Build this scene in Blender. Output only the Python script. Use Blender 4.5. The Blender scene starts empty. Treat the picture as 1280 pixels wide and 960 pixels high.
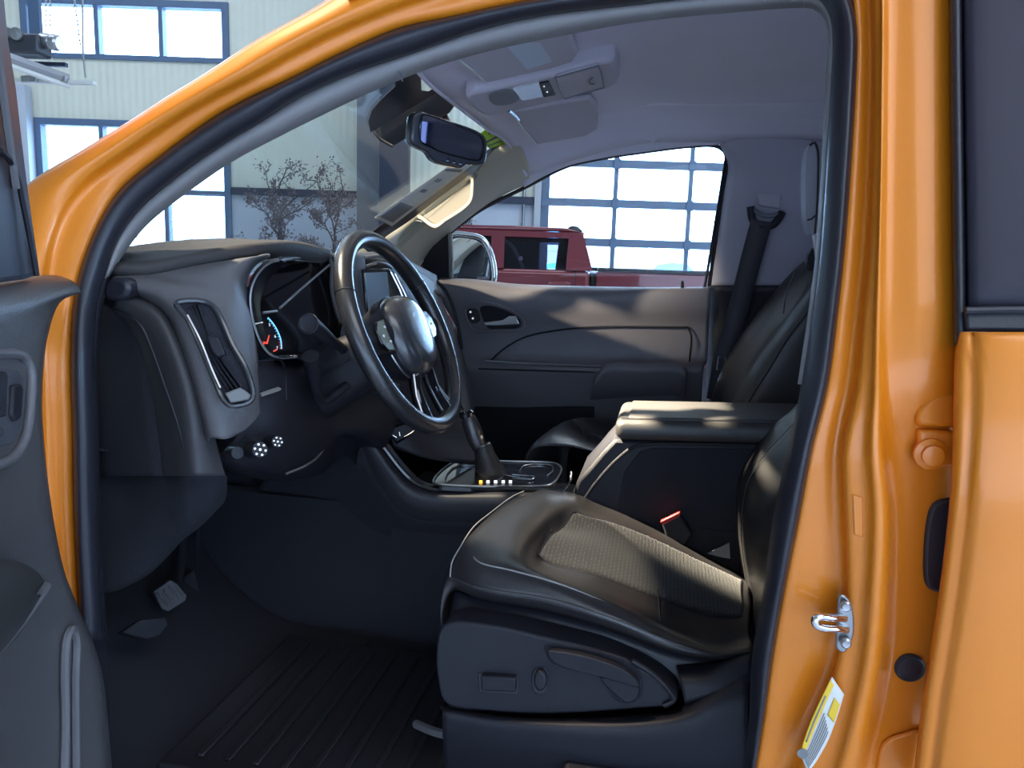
import bpy, bmesh, math, random
from mathutils import Vector, Matrix, Quaternion
random.seed(4)
col = bpy.context.scene.collection
scn = bpy.context.scene
V = Vector
R = math.radians
# ------------------------------------------------------------------ camera
EYE = V((0, 0, 1.45)); F = 960.0
PSI, THE, RHO = R(11), R(9), R(1.9)
fw = V((-math.sin(PSI)*math.cos(THE), math.cos(PSI)*math.cos(THE), -math.sin(THE)))
r0 = V((math.cos(PSI), math.sin(PSI), 0)); u0 = r0.cross(fw)
rt = math.cos(RHO)*r0 + math.sin(RHO)*u0
up = -math.sin(RHO)*r0 + math.cos(RHO)*u0
cd = bpy.data.cameras.new('camera'); cam = bpy.data.objects.new('camera', cd); col.objects.link(cam)
cd.sensor_width = 36; cd.lens = 36*F/1280; cd.clip_start = .02; cd.clip_end = 200
cam.matrix_world = Matrix(((rt.x, up.x, -fw.x, EYE.x), (rt.y, up.y, -fw.y, EYE.y), (rt.z, up.z, -fw.z, EYE.z), (0, 0, 0, 1)))
scn.camera = cam

def ray(px, py): return fw + rt*((px-640)/F) + up*((480-py)/F)
def P(px, py, lat):                       # point of the sight line at lateral distance lat
    d = ray(px, py); return EYE + d*(lat/d.y)
def PZ(px, py, z):
    d = ray(px, py); return EYE + d*((z-EYE.z)/d.z)
def PX(px, py, x):
    d = ray(px, py); return EYE + d*(x/d.x)
gx = V((math.cos(PSI), math.sin(PSI), 0)); gy = V((-math.sin(PSI), math.cos(PSI), 0))
def G(px, py, D):                         # point of the hall at depth D
    d = ray(px, py); return EYE + d*(D/d.dot(gy))
def g(a, b, z): return gx*a + gy*b + V((0, 0, z))
def ga(px, py, D): p = G(px, py, D)-EYE; return p.dot(gx), p.z+EYE.z
def side(z): return .86 + max(0.0, z-1.3)*.33
def S(px, py, off=0.0):                   # on the driver side of the body, off inward
    y = .9
    for _ in range(12):
        p = P(px, py, y); y = side(p.z)+off
    return P(px, py, y)
def Q(px, py, off=0.0):                   # on the passenger side trim, off inward
    y = 2.4
    for _ in range(12):
        p = P(px, py, y); y = 3.36-side(p.z)-off
    return P(px, py, y)
def hz(x, y):                             # headliner height
    z = 1.868
    if x < -.05: z -= .095*min(1.0, (-.05-x)/.36)**1.4
    e = max(0.0, 1.28-y)/.26
    z -= .055*min(1.3, e)**2
    e = max(0.0, y-2.02)/.26
    z -= .075*min(1.3, e)**2
    return z
def H(px, py, off=0.0):
    z = 1.85
    for _ in range(30):
        p = PZ(px, py, z-off); z = .6*z+.4*hz(p.x, p.y)
    return PZ(px, py, z-off)
def L(pts): return [P(*p) for p in pts]
def LS(pts): return [S(*p) for p in pts]
def LQ(pts): return [Q(*p) for p in pts]
def LH(pts): return [H(*p) for p in pts]

# ------------------------------------------------------------------ mesh helpers
def spl(pts, n, closed=False):
    pts = [V(p) for p in pts]; m = len(pts)
    if m == 1: return [pts[0].copy() for _ in range(n)]
    if closed: q = [pts[-1]]+pts+[pts[0], pts[1]]
    else: q = [pts[0]*2-pts[1]]+pts+[pts[-1]*2-pts[-2]]
    t = [0]
    for a, b in zip(q, q[1:]): t.append(t[-1]+max((b-a).length, 1e-5)**.5)
    s = [0]; segs = m if closed else m-1
    for i in range(segs): s.append(s[-1]+(q[i+2]-q[i+1]).length)
    out = []
    for k in range(n):
        d = s[-1]*k/(n if closed else n-1); i = 0
        while i < segs-1 and s[i+1] < d: i += 1
        f = (d-s[i])/max(s[i+1]-s[i], 1e-9); f = min(max(f, 0), 1)
        t0, t1, t2, t3 = t[i:i+4]; p0, p1, p2, p3 = q[i:i+4]; tt = t1+(t2-t1)*f
        a1 = p0*((t1-tt)/(t1-t0))+p1*((tt-t0)/(t1-t0)); a2 = p1*((t2-tt)/(t2-t1))+p2*((tt-t1)/(t2-t1)); a3 = p2*((t3-tt)/(t3-t2))+p3*((tt-t2)/(t3-t2))
        b1 = a1*((t2-tt)/(t2-t0))+a2*((tt-t0)/(t2-t0)); b2 = a2*((t3-tt)/(t3-t1))+a3*((tt-t1)/(t3-t1))
        out.append(b1*((t2-tt)/(t2-t1))+b2*((tt-t1)/(t2-t1)))
    return out
ROOTLOC = {}
def link(name, bm, m, parent=None, smooth=True, sharp=None, bevel=0, solid=0, sub=0, segs=2):
    me = bpy.data.meshes.new(name)
    bmesh.ops.recalc_face_normals(bm, faces=bm.faces) if solid == 0 and bm.faces else None
    bm.to_mesh(me); bm.free()
    o = bpy.data.objects.new(name, me); col.objects.link(o)
    if m: me.materials.append(m)
    for p in me.polygons: p.use_smooth = smooth
    if parent is not None:
        o.parent = parent
        if parent.name in ROOTLOC: o.matrix_parent_inverse = ROOTLOC[parent.name]
    if solid:
        s = o.modifiers.new('thickness', 'SOLIDIFY'); s.thickness = abs(solid); s.offset = -1 if solid > 0 else 1
    if bevel:
        b = o.modifiers.new('round', 'BEVEL'); b.width = bevel; b.segments = segs; b.limit_method = 'ANGLE'; b.angle_limit = R(35); b.harden_normals = False
    if sub:
        s = o.modifiers.new('sub', 'SUBSURF'); s.levels = sub; s.render_levels = sub
    if smooth and sharp is None: sharp = 40
    if smooth and sharp < 180: me.set_sharp_from_angle(angle=R(sharp))
    return o
def grid(curves, nu, nv):
    cs = [spl(c, nu) for c in curves]
    cols = [spl([c[i] for c in cs], nv) for i in range(nu)] if len(cs) > 2 else [[cs[0][i].lerp(cs[1][i], k/(nv-1)) for k in range(nv)] for i in range(nu)]
    return cols                            # [iu][iv]
def gridmesh(name, g_, m, parent=None, solid=0, flip=False, toward=None, **kw):
    bm = bmesh.new(); nu = len(g_); nv = len(g_[0])
    vs = [[bm.verts.new(p) for p in r_] for r_ in g_]
    for i in range(nu-1):
        for j in range(nv-1):
            try: bm.faces.new((vs[i][j], vs[i+1][j], vs[i+1][j+1], vs[i][j+1]))
            except ValueError: pass
    bm.normal_update()
    c = V((0, 0, 0)); nn = V((0, 0, 0))
    for f in bm.faces: nn += f.normal*f.calc_area(); c += f.calc_center_median()
    c /= len(bm.faces); tw = EYE if toward is None else V(toward)
    if nn.dot(tw-c) < 0: bmesh.ops.reverse_faces(bm, faces=bm.faces)
    if solid == 0: solid = .003
    return link(name, bm, m, parent, solid=solid, **kw)
def loft(name, curves, m, parent=None, nu=32, nv=12, **kw):
    return gridmesh(name, grid(curves, nu, nv), m, parent, **kw)
def add_prism(bm, pts, ext):
    a = [bm.verts.new(p) for p in pts]; b = [bm.verts.new(V(p)+ext) for p in pts]
    n = len(pts); bm.faces.new(a); bm.faces.new(list(reversed(b)))
    for i in range(n): bm.faces.new((a[i], b[i], b[(i+1) % n], a[(i+1) % n]))
def plate(name, pts, depth, m, parent=None, bevel=.002, n=0, axis=None, **kw):
    pts = [V(p) for p in pts]
    if n: pts = spl(pts, n, True)
    if axis is None:
        nn = V((0, 0, 0)); c = sum(pts, V((0, 0, 0)))/len(pts)
        for i in range(len(pts)): nn += (pts[i]-c).cross(pts[(i+1) % len(pts)]-c)
        axis = nn.normalized()
        if axis.dot(EYE-c) > 0: axis = -axis
    bm = bmesh.new(); add_prism(bm, pts, axis*depth)
    return link(name, bm, m, parent, bevel=bevel, **kw)
def add_box(bm, c, s, M=None):
    vs = bmesh.ops.create_cube(bm, size=1)['verts']
    for v in vs:
        q = V((v.co.x*s[0], v.co.y*s[1], v.co.z*s[2])); v.co = (M @ q if M else q)+V(c)
def box(name, c, s, m, parent=None, M=None, bevel=0, **kw):
    bm = bmesh.new(); add_box(bm, c, s, M); return link(name, bm, m, parent, bevel=bevel, smooth=bevel > 0, **kw)
def rbox(name, c, ax, s, m, parent=None, bevel=.003, **kw):   # ax = (x axis, y axis, z axis)
    M = Matrix((ax[0], ax[1], ax[2])).transposed()
    return box(name, c, s, m, parent, M, bevel, **kw)
def add_tube(bm, pts, r, seg=10, n=0, closed=False, flat=1.0, upv=None):
    pts = [V(p) for p in pts]
    if n: pts = spl(pts, n, closed)
    m = len(pts); rs = r if isinstance(r, (list, tuple)) else [r]
    if len(rs) != m: rs = [rs[0]+(0 if len(rs) == 1 else 0) if len(rs) == 1 else rs[min(int(i*(len(rs)-1)/(m-1)), len(rs)-2)]*(1-(i*(len(rs)-1)/(m-1)-min(int(i*(len(rs)-1)/(m-1)), len(rs)-2)))+rs[min(int(i*(len(rs)-1)/(m-1)), len(rs)-2)+1]*(i*(len(rs)-1)/(m-1)-min(int(i*(len(rs)-1)/(m-1)), len(rs)-2)) for i in range(m)]
    rings = []; prev = None
    for i in range(m):
        a = pts[(i-1) % m] if closed or i else pts[0]; b = pts[(i+1) % m] if closed or i < m-1 else pts[-1]
        t = (b-a).normalized()
        if prev is None:
            prev = (upv or V((0, 0, 1))) if abs(t.z) < .9 or upv else V((0, 1, 0))
        nrm = (prev-t*prev.dot(t)).normalized(); prev = nrm; bn = t.cross(nrm)
        rings.append([bm.verts.new(pts[i]+nrm*math.cos(2*math.pi*k/seg)*rs[i]+bn*math.sin(2*math.pi*k/seg)*rs[i]*flat) for k in range(seg)])
    for i in range(m if closed else m-1):
        A = rings[i]; B = rings[(i+1) % m]
        for k in range(seg): bm.faces.new((A[k], A[(k+1) % seg], B[(k+1) % seg], B[k]))
    if not closed: bm.faces.new(list(reversed(rings[0]))); bm.faces.new(rings[-1])
def tube(name, pts, r, m, parent=None, seg=10, n=0, closed=False, flat=1.0, upv=None, **kw):
    bm = bmesh.new(); add_tube(bm, pts, r, seg, n, closed, flat, upv); return link(name, bm, m, parent, **kw)
def add_lathe(bm, c, ax, prof, seg=24):   # prof = [(r, h)...] along ax
    ax = V(ax).normalized(); a = ax.orthogonal().normalized(); b = ax.cross(a); c = V(c); rings = []
    for r, h in prof:
        if r < 1e-5: rings.append([bm.verts.new(c+ax*h)])
        else: rings.append([bm.verts.new(c+ax*h+(a*math.cos(2*math.pi*k/seg)+b*math.sin(2*math.pi*k/seg))*r) for k in range(seg)])
    for A, B in zip(rings, rings[1:]):
        for k in range(seg):
            if len(A) == 1 and len(B) == 1: continue
            if len(A) == 1: bm.faces.new((A[0], B[k], B[(k+1) % seg]))
            elif len(B) == 1: bm.faces.new((A[k], B[0], A[(k+1) % seg]))
            else: bm.faces.new((A[k], B[k], B[(k+1) % seg], A[(k+1) % seg]))
def lathe(name, c, ax, prof, m, parent=None, seg=28, **kw):
    bm = bmesh.new(); add_lathe(bm, c, ax, prof, seg); return link(name, bm, m, parent, **kw)
def text(name, s, c, xax, yax, size, m, parent=None, ext=.0003):
    cu = bpy.data.curves.new(name, 'FONT'); cu.body = s; cu.size = size; cu.extrude = ext; cu.align_x = 'CENTER'; cu.align_y = 'CENTER'
    t = bpy.data.objects.new(name, cu); col.objects.link(t)
    dg = bpy.context.evaluated_depsgraph_get(); me = bpy.data.meshes.new_from_object(t.evaluated_get(dg))
    bpy.data.objects.remove(t)
    o = bpy.data.objects.new(name, me); col.objects.link(o); me.materials.clear(); me.materials.append(m)
    X = V(xax).normalized(); Z = X.cross(V(yax)).normalized(); Y = Z.cross(X)
    Mx = Matrix(((X.x, Y.x, Z.x, c[0]), (X.y, Y.y, Z.y, c[1]), (X.z, Y.z, Z.z, c[2]), (0, 0, 0, 1)))
    me.transform(Mx)
    if parent is not None:
        o.parent = parent
        if parent.name in ROOTLOC: o.matrix_parent_inverse = ROOTLOC[parent.name]
    return o
def tag(o, label, cat, group=None, kind=None):
    o['label'] = label; o['category'] = cat
    if group: o['group'] = group
    if kind: o['kind'] = kind
    return o
def thing(name, label, cat, loc=(0, 0, 0), group=None):
    o = bpy.data.objects.new(name, None); col.objects.link(o); o.location = loc; o.empty_display_size = .1
    ROOTLOC[o.name] = Matrix.Translation(-V(loc)); return tag(o, label, cat, group)
def struct(o): o['kind'] = 'structure'; return o
def lab(o, s): o['label'] = s; return o

# ------------------------------------------------------------------ materials
def mat(name, color, rough=.5, metal=0, coat=0, bump=0, bscale=300, spec=.5, emit=None, estr=0, sheen=0, var=0, vscale=4, coatr=.05):
    m = bpy.data.materials.new(name); m.use_nodes = True; nt = m.node_tree; b = nt.nodes['Principled BSDF']
    b.inputs['Base Color'].default_value = (*color, 1); b.inputs['Roughness'].default_value = rough; b.inputs['Metallic'].default_value = metal
    b.inputs['Coat Weight'].default_value = coat; b.inputs['Coat Roughness'].default_value = coatr; b.inputs['Specular IOR Level'].default_value = spec
    b.inputs['Sheen Weight'].default_value = sheen
    if emit: b.inputs['Emission Color'].default_value = (*emit, 1); b.inputs['Emission Strength'].default_value = estr
    tc = nt.nodes.new('ShaderNodeTexCoord')
    if bump:
        n = nt.nodes.new('ShaderNodeTexNoise'); n.inputs['Scale'].default_value = bscale; n.inputs['Detail'].default_value = 2
        bp = nt.nodes.new('ShaderNodeBump'); bp.inputs['Strength'].default_value = bump; bp.inputs['Distance'].default_value = .001
        nt.links.new(tc.outputs['Object'], n.inputs['Vector']); nt.links.new(n.outputs['Fac'], bp.inputs['Height']); nt.links.new(bp.outputs['Normal'], b.inputs['Normal'])
    if True:
        n = nt.nodes.new('ShaderNodeTexNoise'); n.inputs['Scale'].default_value = vscale; v = var or .06
        r_ = nt.nodes.new('ShaderNodeMix'); r_.data_type = 'RGBA'; r_.blend_type = 'MIX'
        r_.inputs[6].default_value = (*[c*(1-v) for c in color], 1); r_.inputs[7].default_value = (*[min(1, c*(1+v)) for c in color], 1)
        nt.links.new(tc.outputs['Object'], n.inputs['Vector']); nt.links.new(n.outputs['Fac'], r_.inputs[0]); nt.links.new(r_.outputs[2], b.inputs['Base Color'])
    return m
def glass(name, tint=(1, 1, 1), refl=1.0, rough=.0):
    m = bpy.data.materials.new(name); m.use_nodes = True; nt = m.node_tree; nt.nodes.clear()
    o = nt.nodes.new('ShaderNodeOutputMaterial'); t = nt.nodes.new('ShaderNodeBsdfTransparent'); gl = nt.nodes.new('ShaderNodeBsdfGlossy')
    t.inputs['Color'].default_value = (*tint, 1); gl.inputs['Roughness'].default_value = rough
    fr = nt.nodes.new('ShaderNodeLayerWeight'); fr.inputs['Blend'].default_value = .5
    pw = nt.nodes.new('ShaderNodeMath'); pw.operation = 'POWER'; pw.inputs[1].default_value = 4.5
    ad = nt.nodes.new('ShaderNodeMath'); ad.operation = 'MULTIPLY_ADD'; ad.inputs[1].default_value = .6; ad.inputs[2].default_value = .025
    nt.links.new(fr.outputs['Facing'], pw.inputs[0]); nt.links.new(pw.outputs[0], ad.inputs[0])
    mu = nt.nodes.new('ShaderNodeMath'); mu.operation = 'MULTIPLY'; mu.inputs[1].default_value = refl
    mx = nt.nodes.new('ShaderNodeMixShader')
    nt.links.new(ad.outputs[0], mu.inputs[0]); nt.links.new(mu.outputs[0], mx.inputs[0]); nt.links.new(t.outputs[0], mx.inputs[1]); nt.links.new(gl.outputs[0], mx.inputs[2]); nt.links.new(mx.outputs[0], o.inputs[0])
    return m
PAINT = mat('amber_paint', (.75, .215, .008), .38, .1, .35, var=.03, coatr=.08)
RUB = mat('rubber', (.018, .018, .026), .42, bump=.2)
DASH = mat('dash_plastic', (.13, .125, .132), .42, bump=.5, bscale=900)
DARK = mat('dark_plastic', (.014, .014, .020), .5, spec=.35, bump=.4, bscale=900)
DARKER = mat('carpet_black', (.014, .015, .022), .9, bump=1, bscale=500)
GLOSS = mat('gloss_black', (.008, .008, .010), .12, coat=.6)
SATIN = mat('satin_silver', (.35, .36, .38), .28, .9)
CHROME = mat('chrome', (.8, .8, .82), .08, 1)
TRIM = mat('pillar_trim', (.26, .245, .245), .6, bump=.4, bscale=700)
BEIGE = mat('warm_lit_trim', (.55, .50, .40), .6, bump=.4, bscale=700)  # lit copy of the pillar trim, warm light put into the beige
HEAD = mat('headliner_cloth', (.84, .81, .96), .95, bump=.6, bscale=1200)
LEATHER = mat('black_leather', (.024, .022, .024), .33, bump=.35, bscale=600, spec=.8, coat=.25, coatr=.3)
LEATHER2 = mat('armrest_leather', (.045, .042, .042), .42, bump=.5, bscale=800, spec=.7)
STITCH = mat('grey_stitching', (.30, .29, .28), .7)
WHITE = mat('white_mark', (.8, .82, .85), .5, emit=(.8, .88, 1), estr=.7)
AMBERL = mat('amber_light', (1, .45, .05), .5, emit=(1, .42, .05), estr=2.2)
REDL = mat('red_light', (1, .05, .05), .5, emit=(1, .07, .05), estr=1.6)
PAPER = mat('paper', (.72, .72, .68), .7)
PRINT = mat('print_grey', (.20, .20, .21), .7)
NEON = mat('neon_sheet', (.50, .85, .05), .6)
REDP = mat('red_plastic', (.5, .03, .03), .4)
SCREEN = mat('display_sky_sheen', (.32, .42, .50), .35)  # pale blue base stands in for sky reflected in the unlit screen
STEEL = mat('steel', (.45, .45, .47), .3, .9)
MIRR = mat('mirror_glass', (.75, .8, .85), .02, 1)
GL = glass('clear_glass', (.93, .97, .97), 1.0)
GLW = glass('window_glass', (.97, .99, 1), 1.0)
GLT = glass('tinted_glass', (.20, .19, .24), 1.2)
def fabric():
    m = mat('woven_insert', (.050, .048, .052), .85, bump=.5, bscale=700, sheen=.2); nt = m.node_tree; b = nt.nodes['Principled BSDF']
    tc = nt.nodes.new('ShaderNodeTexCoord'); br = nt.nodes.new('ShaderNodeTexBrick'); br.inputs['Scale'].default_value = 36
    br.inputs['Color1'].default_value = (.050, .048, .052, 1); br.inputs['Color2'].default_value = (.028, .027, .030, 1); br.inputs['Mortar'].default_value = (.02, .02, .022, 1); br.inputs['Mortar Size'].default_value = .09; br.inputs['Mortar Smooth'].default_value = .3
    mp = nt.nodes.new('ShaderNodeMapping'); mp.inputs['Rotation'].default_value = (0, 0, R(90))
    nt.links.new(tc.outputs['Object'], mp.inputs[0]); nt.links.new(mp.outputs[0], br.inputs['Vector']); nt.links.new(br.outputs['Color'], b.inputs['Base Color'])
    bp = nt.nodes.new('ShaderNodeBump'); bp.inputs['Strength'].default_value = .6; bp.inputs['Distance'].default_value = .002
    nt.links.new(br.outputs['Fac'], bp.inputs['Height']); bp.invert = True; nt.links.new(bp.outputs['Normal'], b.inputs['Normal']); return m
FAB = fabric()
# ================================================================== THE HALL
def wallmat():
    m = mat('corrugated_panel', (.72, .74, .62), .6); nt = m.node_tree; b = nt.nodes['Principled BSDF']
    tc = nt.nodes.new('ShaderNodeTexCoord'); w = nt.nodes.new('ShaderNodeTexWave'); w.inputs['Scale'].default_value = 3.2; w.bands_direction = 'X'; w.wave_profile = 'SIN'
    bp = nt.nodes.new('ShaderNodeBump'); bp.inputs['Strength'].default_value = .25; bp.inputs['Distance'].default_value = .02
    nt.links.new(tc.outputs['Object'], w.inputs[0]); nt.links.new(w.outputs['Fac'], bp.inputs['Height']); nt.links.new(bp.outputs['Normal'], b.inputs['Normal']); return m
WALL = wallmat()
WALLB = mat('smooth_wall_panel', (.50, .55, .62), .6)
BLUEF = mat('window_frame_blue', (.10, .16, .26), .5)
COLM = mat('column_grey', (.16, .17, .19), .5)
NAVY = mat('navy_steel', (.02, .03, .06), .5)
CONC = mat('concrete', (.68, .68, .70), .35, var=.15, vscale=2)
CEIL = mat('ceiling_liner', (.45, .46, .48), .8)
GROUND = mat('outside_ground', (.55, .55, .53), .9, var=.1)
HROT = Matrix.Rotation(PSI, 3, 'Z')
def gobj(name, bm, m, parent=None, **kw):          # geometry in hall coordinates (a, depth, z)
    bmesh.ops.recalc_face_normals(bm, faces=bm.faces)
    if parent is None:
        o = link(name, bm, m, None, **kw); o.rotation_euler = (0, 0, PSI); return o
    return link(name, bm, m, parent, **kw)
def gb(bm, a0, a1, b0, b1, z0, z1): add_box(bm, ((a0+a1)/2, (b0+b1)/2, (z0+z1)/2), (abs(a1-a0), abs(b1-b0), abs(z1-z0)))
def gthing(name, label, cat, a=0, b=0, z=0, group=None):
    o = thing(name, label, cat, (0, 0, 0), group); ROOTLOC[o.name] = Matrix.Identity(4)
    o.location = g(a, b, z); o.rotation_euler = (0, 0, PSI); ROOTLOC[o.name] = Matrix.Translation((-a, -b, -z)); return o
D = 11.0
def A_(px, py, d=D): return ga(px, py, d)[0]
def Z_(px, py, d=D): return ga(px, py, d)[1]
zb = Z_(380, 240)
uw = (A_(28, 40), A_(287, 60), Z_(200, 77), Z_(200, 3)+.02)
lw = (A_(47, 200), A_(290, 260), .95, Z_(100, 149))
gd = (A_(676, 250), A_(676, 250)+6*1.045, 0.0, Z_(700, 205)+.62+.62)
TOP = 6.6; AL, AR, BB = -11.5, 8.5, -5.0
def wall_with_holes(name, a0, a1, holes, m, z0, z1, dep):
    bm = bmesh.new(); xs = sorted({a0, a1, *[h[0] for h in holes], *[h[1] for h in holes]}); zs = sorted({z0, z1, *[min(max(h[2], z0), z1) for h in holes], *[min(max(h[3], z0), z1) for h in holes]})
    for x0, x1 in zip(xs, xs[1:]):
        for q0, q1 in zip(zs, zs[1:]):
            cx, cz = (x0+x1)/2, (q0+q1)/2
            if any(h[0] < cx < h[1] and h[2] < cz < h[3] for h in holes): continue
            gb(bm, x0, x1, dep, dep+.2, q0, q1)
    return struct(gobj(name, bm, m, smooth=False))
def wall_side():
    b0, b1, z0, z1 = -4.6, -.90, .7, 3.5
    bm = bmesh.new(); gb(bm, AR, AR+.2, BB, b0, 0, TOP); gb(bm, AR, AR+.2, b1, D, 0, TOP); gb(bm, AR, AR+.2, b0, b1, 0, z0); gb(bm, AR, AR+.2, b0, b1, z1, TOP)
    struct(gobj('wall_right', bm, WALL, smooth=False))
    bm = bmesh.new(); gb(bm, AR, AR+.1, b0, b0+.08, z0, z1); gb(bm, AR, AR+.1, b1-.08, b1, z0, z1); gb(bm, AR, AR+.1, b0+.08, b1-.08, z0, z0+.08); gb(bm, AR, AR+.1, b0+.08, b1-.08, z1-.08, z1)
    struct(gobj('window_3', bm, BLUEF, smooth=False))
wall_with_holes('wall_back', AL, AR, [uw, lw, gd], WALL, zb, TOP, D)
wall_with_holes('wall_back_lower', AL, AR, [uw, lw, gd], WALLB, 0, zb, D)
bm = bmesh.new(); gb(bm, uw[1], gd[0]-.06, D-.07, D, zb-.07, zb+.03); struct(gobj('trim_1', bm, NAVY, smooth=False))
bm = bmesh.new(); gb(bm, AL-.2, AL, BB, D, 0, TOP); struct(gobj('wall_left', bm, WALL, smooth=False))
bm = bmesh.new(); bm.free(); wall_side()
bm = bmesh.new(); gb(bm, AL, AR, BB-.2, BB, 0, TOP); struct(gobj('wall_front', bm, WALL, smooth=False))
bm = bmesh.new(); gb(bm, AL, AR, BB, D, TOP, TOP+.2); struct(gobj('ceiling', bm, CEIL, smooth=False))
bm = bmesh.new(); gb(bm, AL, AR, BB, D+.2, -.2, 0); struct(gobj('floor', bm, CONC, smooth=False))
bm = bmesh.new(); gb(bm, -70, 70, D+.2, 110, -.25, -.05); struct(gobj('ground', bm, GROUND, smooth=False))
# upper and lower windows
def window(name, w, vs, hs, fr=.09):
    bm = bmesh.new(); a0, a1, z0, z1 = w
    gb(bm, a0, a0+fr, D-.04, D+.1, z0, z1); gb(bm, a1-fr, a1, D-.04, D+.1, z0, z1)
    gb(bm, a0+fr, a1-fr, D-.04, D+.1, z0, z0+fr*.7); gb(bm, a0+fr, a1-fr, D-.04, D+.1, z1-fr, z1)
    for v in vs: gb(bm, v-.03, v+.03, D-.035, D+.09, z0+fr*.7, z1-fr)
    for h in hs: gb(bm, a0+fr, a1-fr, D-.03, D+.085, h-.035, h+.035)
    o = struct(gobj(name, bm, BLUEF, smooth=False))
    bm = bmesh.new(); gb(bm, a0+fr, a1-fr, D+.03, D+.04, z0+fr*.7, z1-fr); p = link('pane', bm, GLW, o, smooth=False)
    return o
window('window_1', uw, [A_(44, 40), A_(122, 40), A_(202, 40)], [])
window('window_2', lw, [A_(127, 160), A_(210, 280)], [Z_(240, 241)])
# glazed sectional overhead door
a0, a1, z0, z1 = gd
dk = mat('door_aluminium', (.12, .17, .25), .4, .3)
zr = [Z_(780, 205), Z_(780, 254), Z_(780, 304)]; pitch = (zr[0]-zr[2])/2
rows = [zr[0]+pitch*k for k in range(3, -8, -1)]; rows = [z for z in rows if 0 < z < z1]
bm = bmesh.new()
gb(bm, a0, a0+.12, D, D+.06, 0, z1); gb(bm, a1-.12, a1, D, D+.06, 0, z1); gb(bm, a0+.12, a1-.12, D, D+.06, z1-.08, z1); gb(bm, a0+.12, a1-.12, D, D+.06, 0, .12)
for z in rows: gb(bm, a0+.12, a1-.12, D, D+.06, z-.055, z+.055)
stile = [A_(770, 260)+1.045*k for k in range(-1, 5)]; stile = [s for s in stile if a0+.3 < s < a1-.3]
stile = [A_(768, 270), A_(861, 270)]; stile += [stile[1]+1.045*k for k in (1, 2, 3)]
zz = [.12]+sorted(rows)+[z1-.08]
for s in stile:
    for q0, q1 in zip(zz, zz[1:]): gb(bm, s-.03, s+.03, D+.002, D+.058, q0+.055 if q0 > .2 else q0, q1-.055 if q1 < z1-.1 else q1)
o = struct(gobj('door_1', bm, dk, smooth=False))
bm = bmesh.new(); gb(bm, a0+.12, a1-.12, D+.025, D+.035, .12, z1-.08); link('pane', bm, GLW, o, smooth=False)
bm = bmesh.new()
for s in stile:
    for z in rows: gb(bm, s-.045, s+.045, D-.03, D, z-.07, z+.07)
for z in rows: gb(bm, a0+.01, a0+.09, D-.05, D, z-.06, z+.06)
link('bracket', bm, BLUEF, o, smooth=False)
bm = bmesh.new(); gb(bm, a0-.05, a0, D-.09, D, 0, z1+.1); gb(bm, a0-.09, a0-.05, D-.09, D-.06, 0, z1+.1); struct(gobj('trim_2', bm, SATIN, smooth=False))
# steel column, and a navy post added in place of a dark windscreen reflection
bm = bmesh.new(); ca, cb = A_(447, 180, 10.6), A_(474, 180, 10.6)
gb(bm, ca, cb, 10.55, 10.62, 0, TOP); gb(bm, ca+.11, cb-.11, 10.62, 10.78, 0, TOP); gb(bm, ca, cb, 10.78, 10.85, 0, TOP)
tag(gobj('steel_column', bm, COLM, smooth=False), 'grey steel column in front of the pale panelled back wall', 'column')
bm = bmesh.new(); ca, cb = A_(475, 180, 10.2), A_(512, 180, 10.2)
gb(bm, ca, cb, 10.15, 10.3, 0, 4.9); gb(bm, ca-.05, cb+.05, 10.1, 10.35, 4.9, 5.1)
tag(gobj('dark_reflection_post', bm, NAVY, smooth=False), 'dark navy upright standing in for a dark reflection behind the windscreen sensor cover', 'column')
# conduit on the wall beside the overhead door
t = gobj('conduit', (lambda b: (add_tube(b, [(A_(655, 250), D-.03, 1.0), (A_(655, 250), D-.03, zb+.3)], .02), add_tube(b, [(A_(655, 250), D-.03, zb-.3), (A_(655, 250)-.12, D-.03, zb-.5), (A_(655, 250)-.1, D-.03, zb-.85), (A_(655, 250), D-.03, zb-1.0)], .012, n=12), b)[2])(bmesh.new()), SATIN)
tag(t, 'thin vertical conduit with a looped cord on the wall left of the overhead door', 'conduit')
# left door post
bm = bmesh.new(); gb(bm, A_(22, 200, 10.8), A_(33, 150, 10.8), 10.8, 10.95, 0, Z_(30, 105, 10.8)); gb(bm, A_(2, 150, 10.8), A_(20, 150, 10.8), 10.82, 10.9, 0, Z_(30, 112, 10.8))
struct(gobj('trim_3', bm, WALLB, smooth=False))
# ---- opener machinery high at the left
d = 6.0
def gp(px, py, dd=d): p = G(px, py, dd)-EYE; return V((p.dot(gx), p.dot(gy), p.z+EYE.z))
op = gthing('door_operator', 'grey chain hoist door operator hanging high in front of the upper windows', 'door operator', *gp(40, 60))
bm = bmesh.new(); c = gp(37, 60)
gb(bm, c.x-.14, c.x+.12, d-.09, d+.09, c.z-.06, c.z+.085)
o = gobj('housing', bm, mat('operator_grey', (.07, .075, .09), .4, .4), op, bevel=.02)
bm = bmesh.new(); add_lathe(bm, gp(22, 46)+V((0, -.10, 0)), (0, -1, 0), [(0, 0), (.036, 0), (.036, .03), (0, .03)]); add_lathe(bm, gp(33, 48)+V((0, -.10, 0)), (0, -1, 0), [(0, 0), (.045, 0), (.045, .025), (.02, .03), (.02, .05), (0, .05)])
gobj('sprocket', bm, STEEL, op)
bm = bmesh.new(); add_lathe(bm, gp(50, 50), V((1, -.1, -.15)), [(0, 0), (.04, 0), (.055, .02), (.055, .09), (.05, .095), (.058, .1), (.058, .14), (.045, .155), (0, .155)]); gobj('motor', bm, STEEL, op)
bm = bmesh.new(); gb(bm, c.x-.2, c.x+.2, d+.1, d+.14, c.z-.1, c.z-.07); gobj('mounting_plate', bm, NAVY, op)
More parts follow.
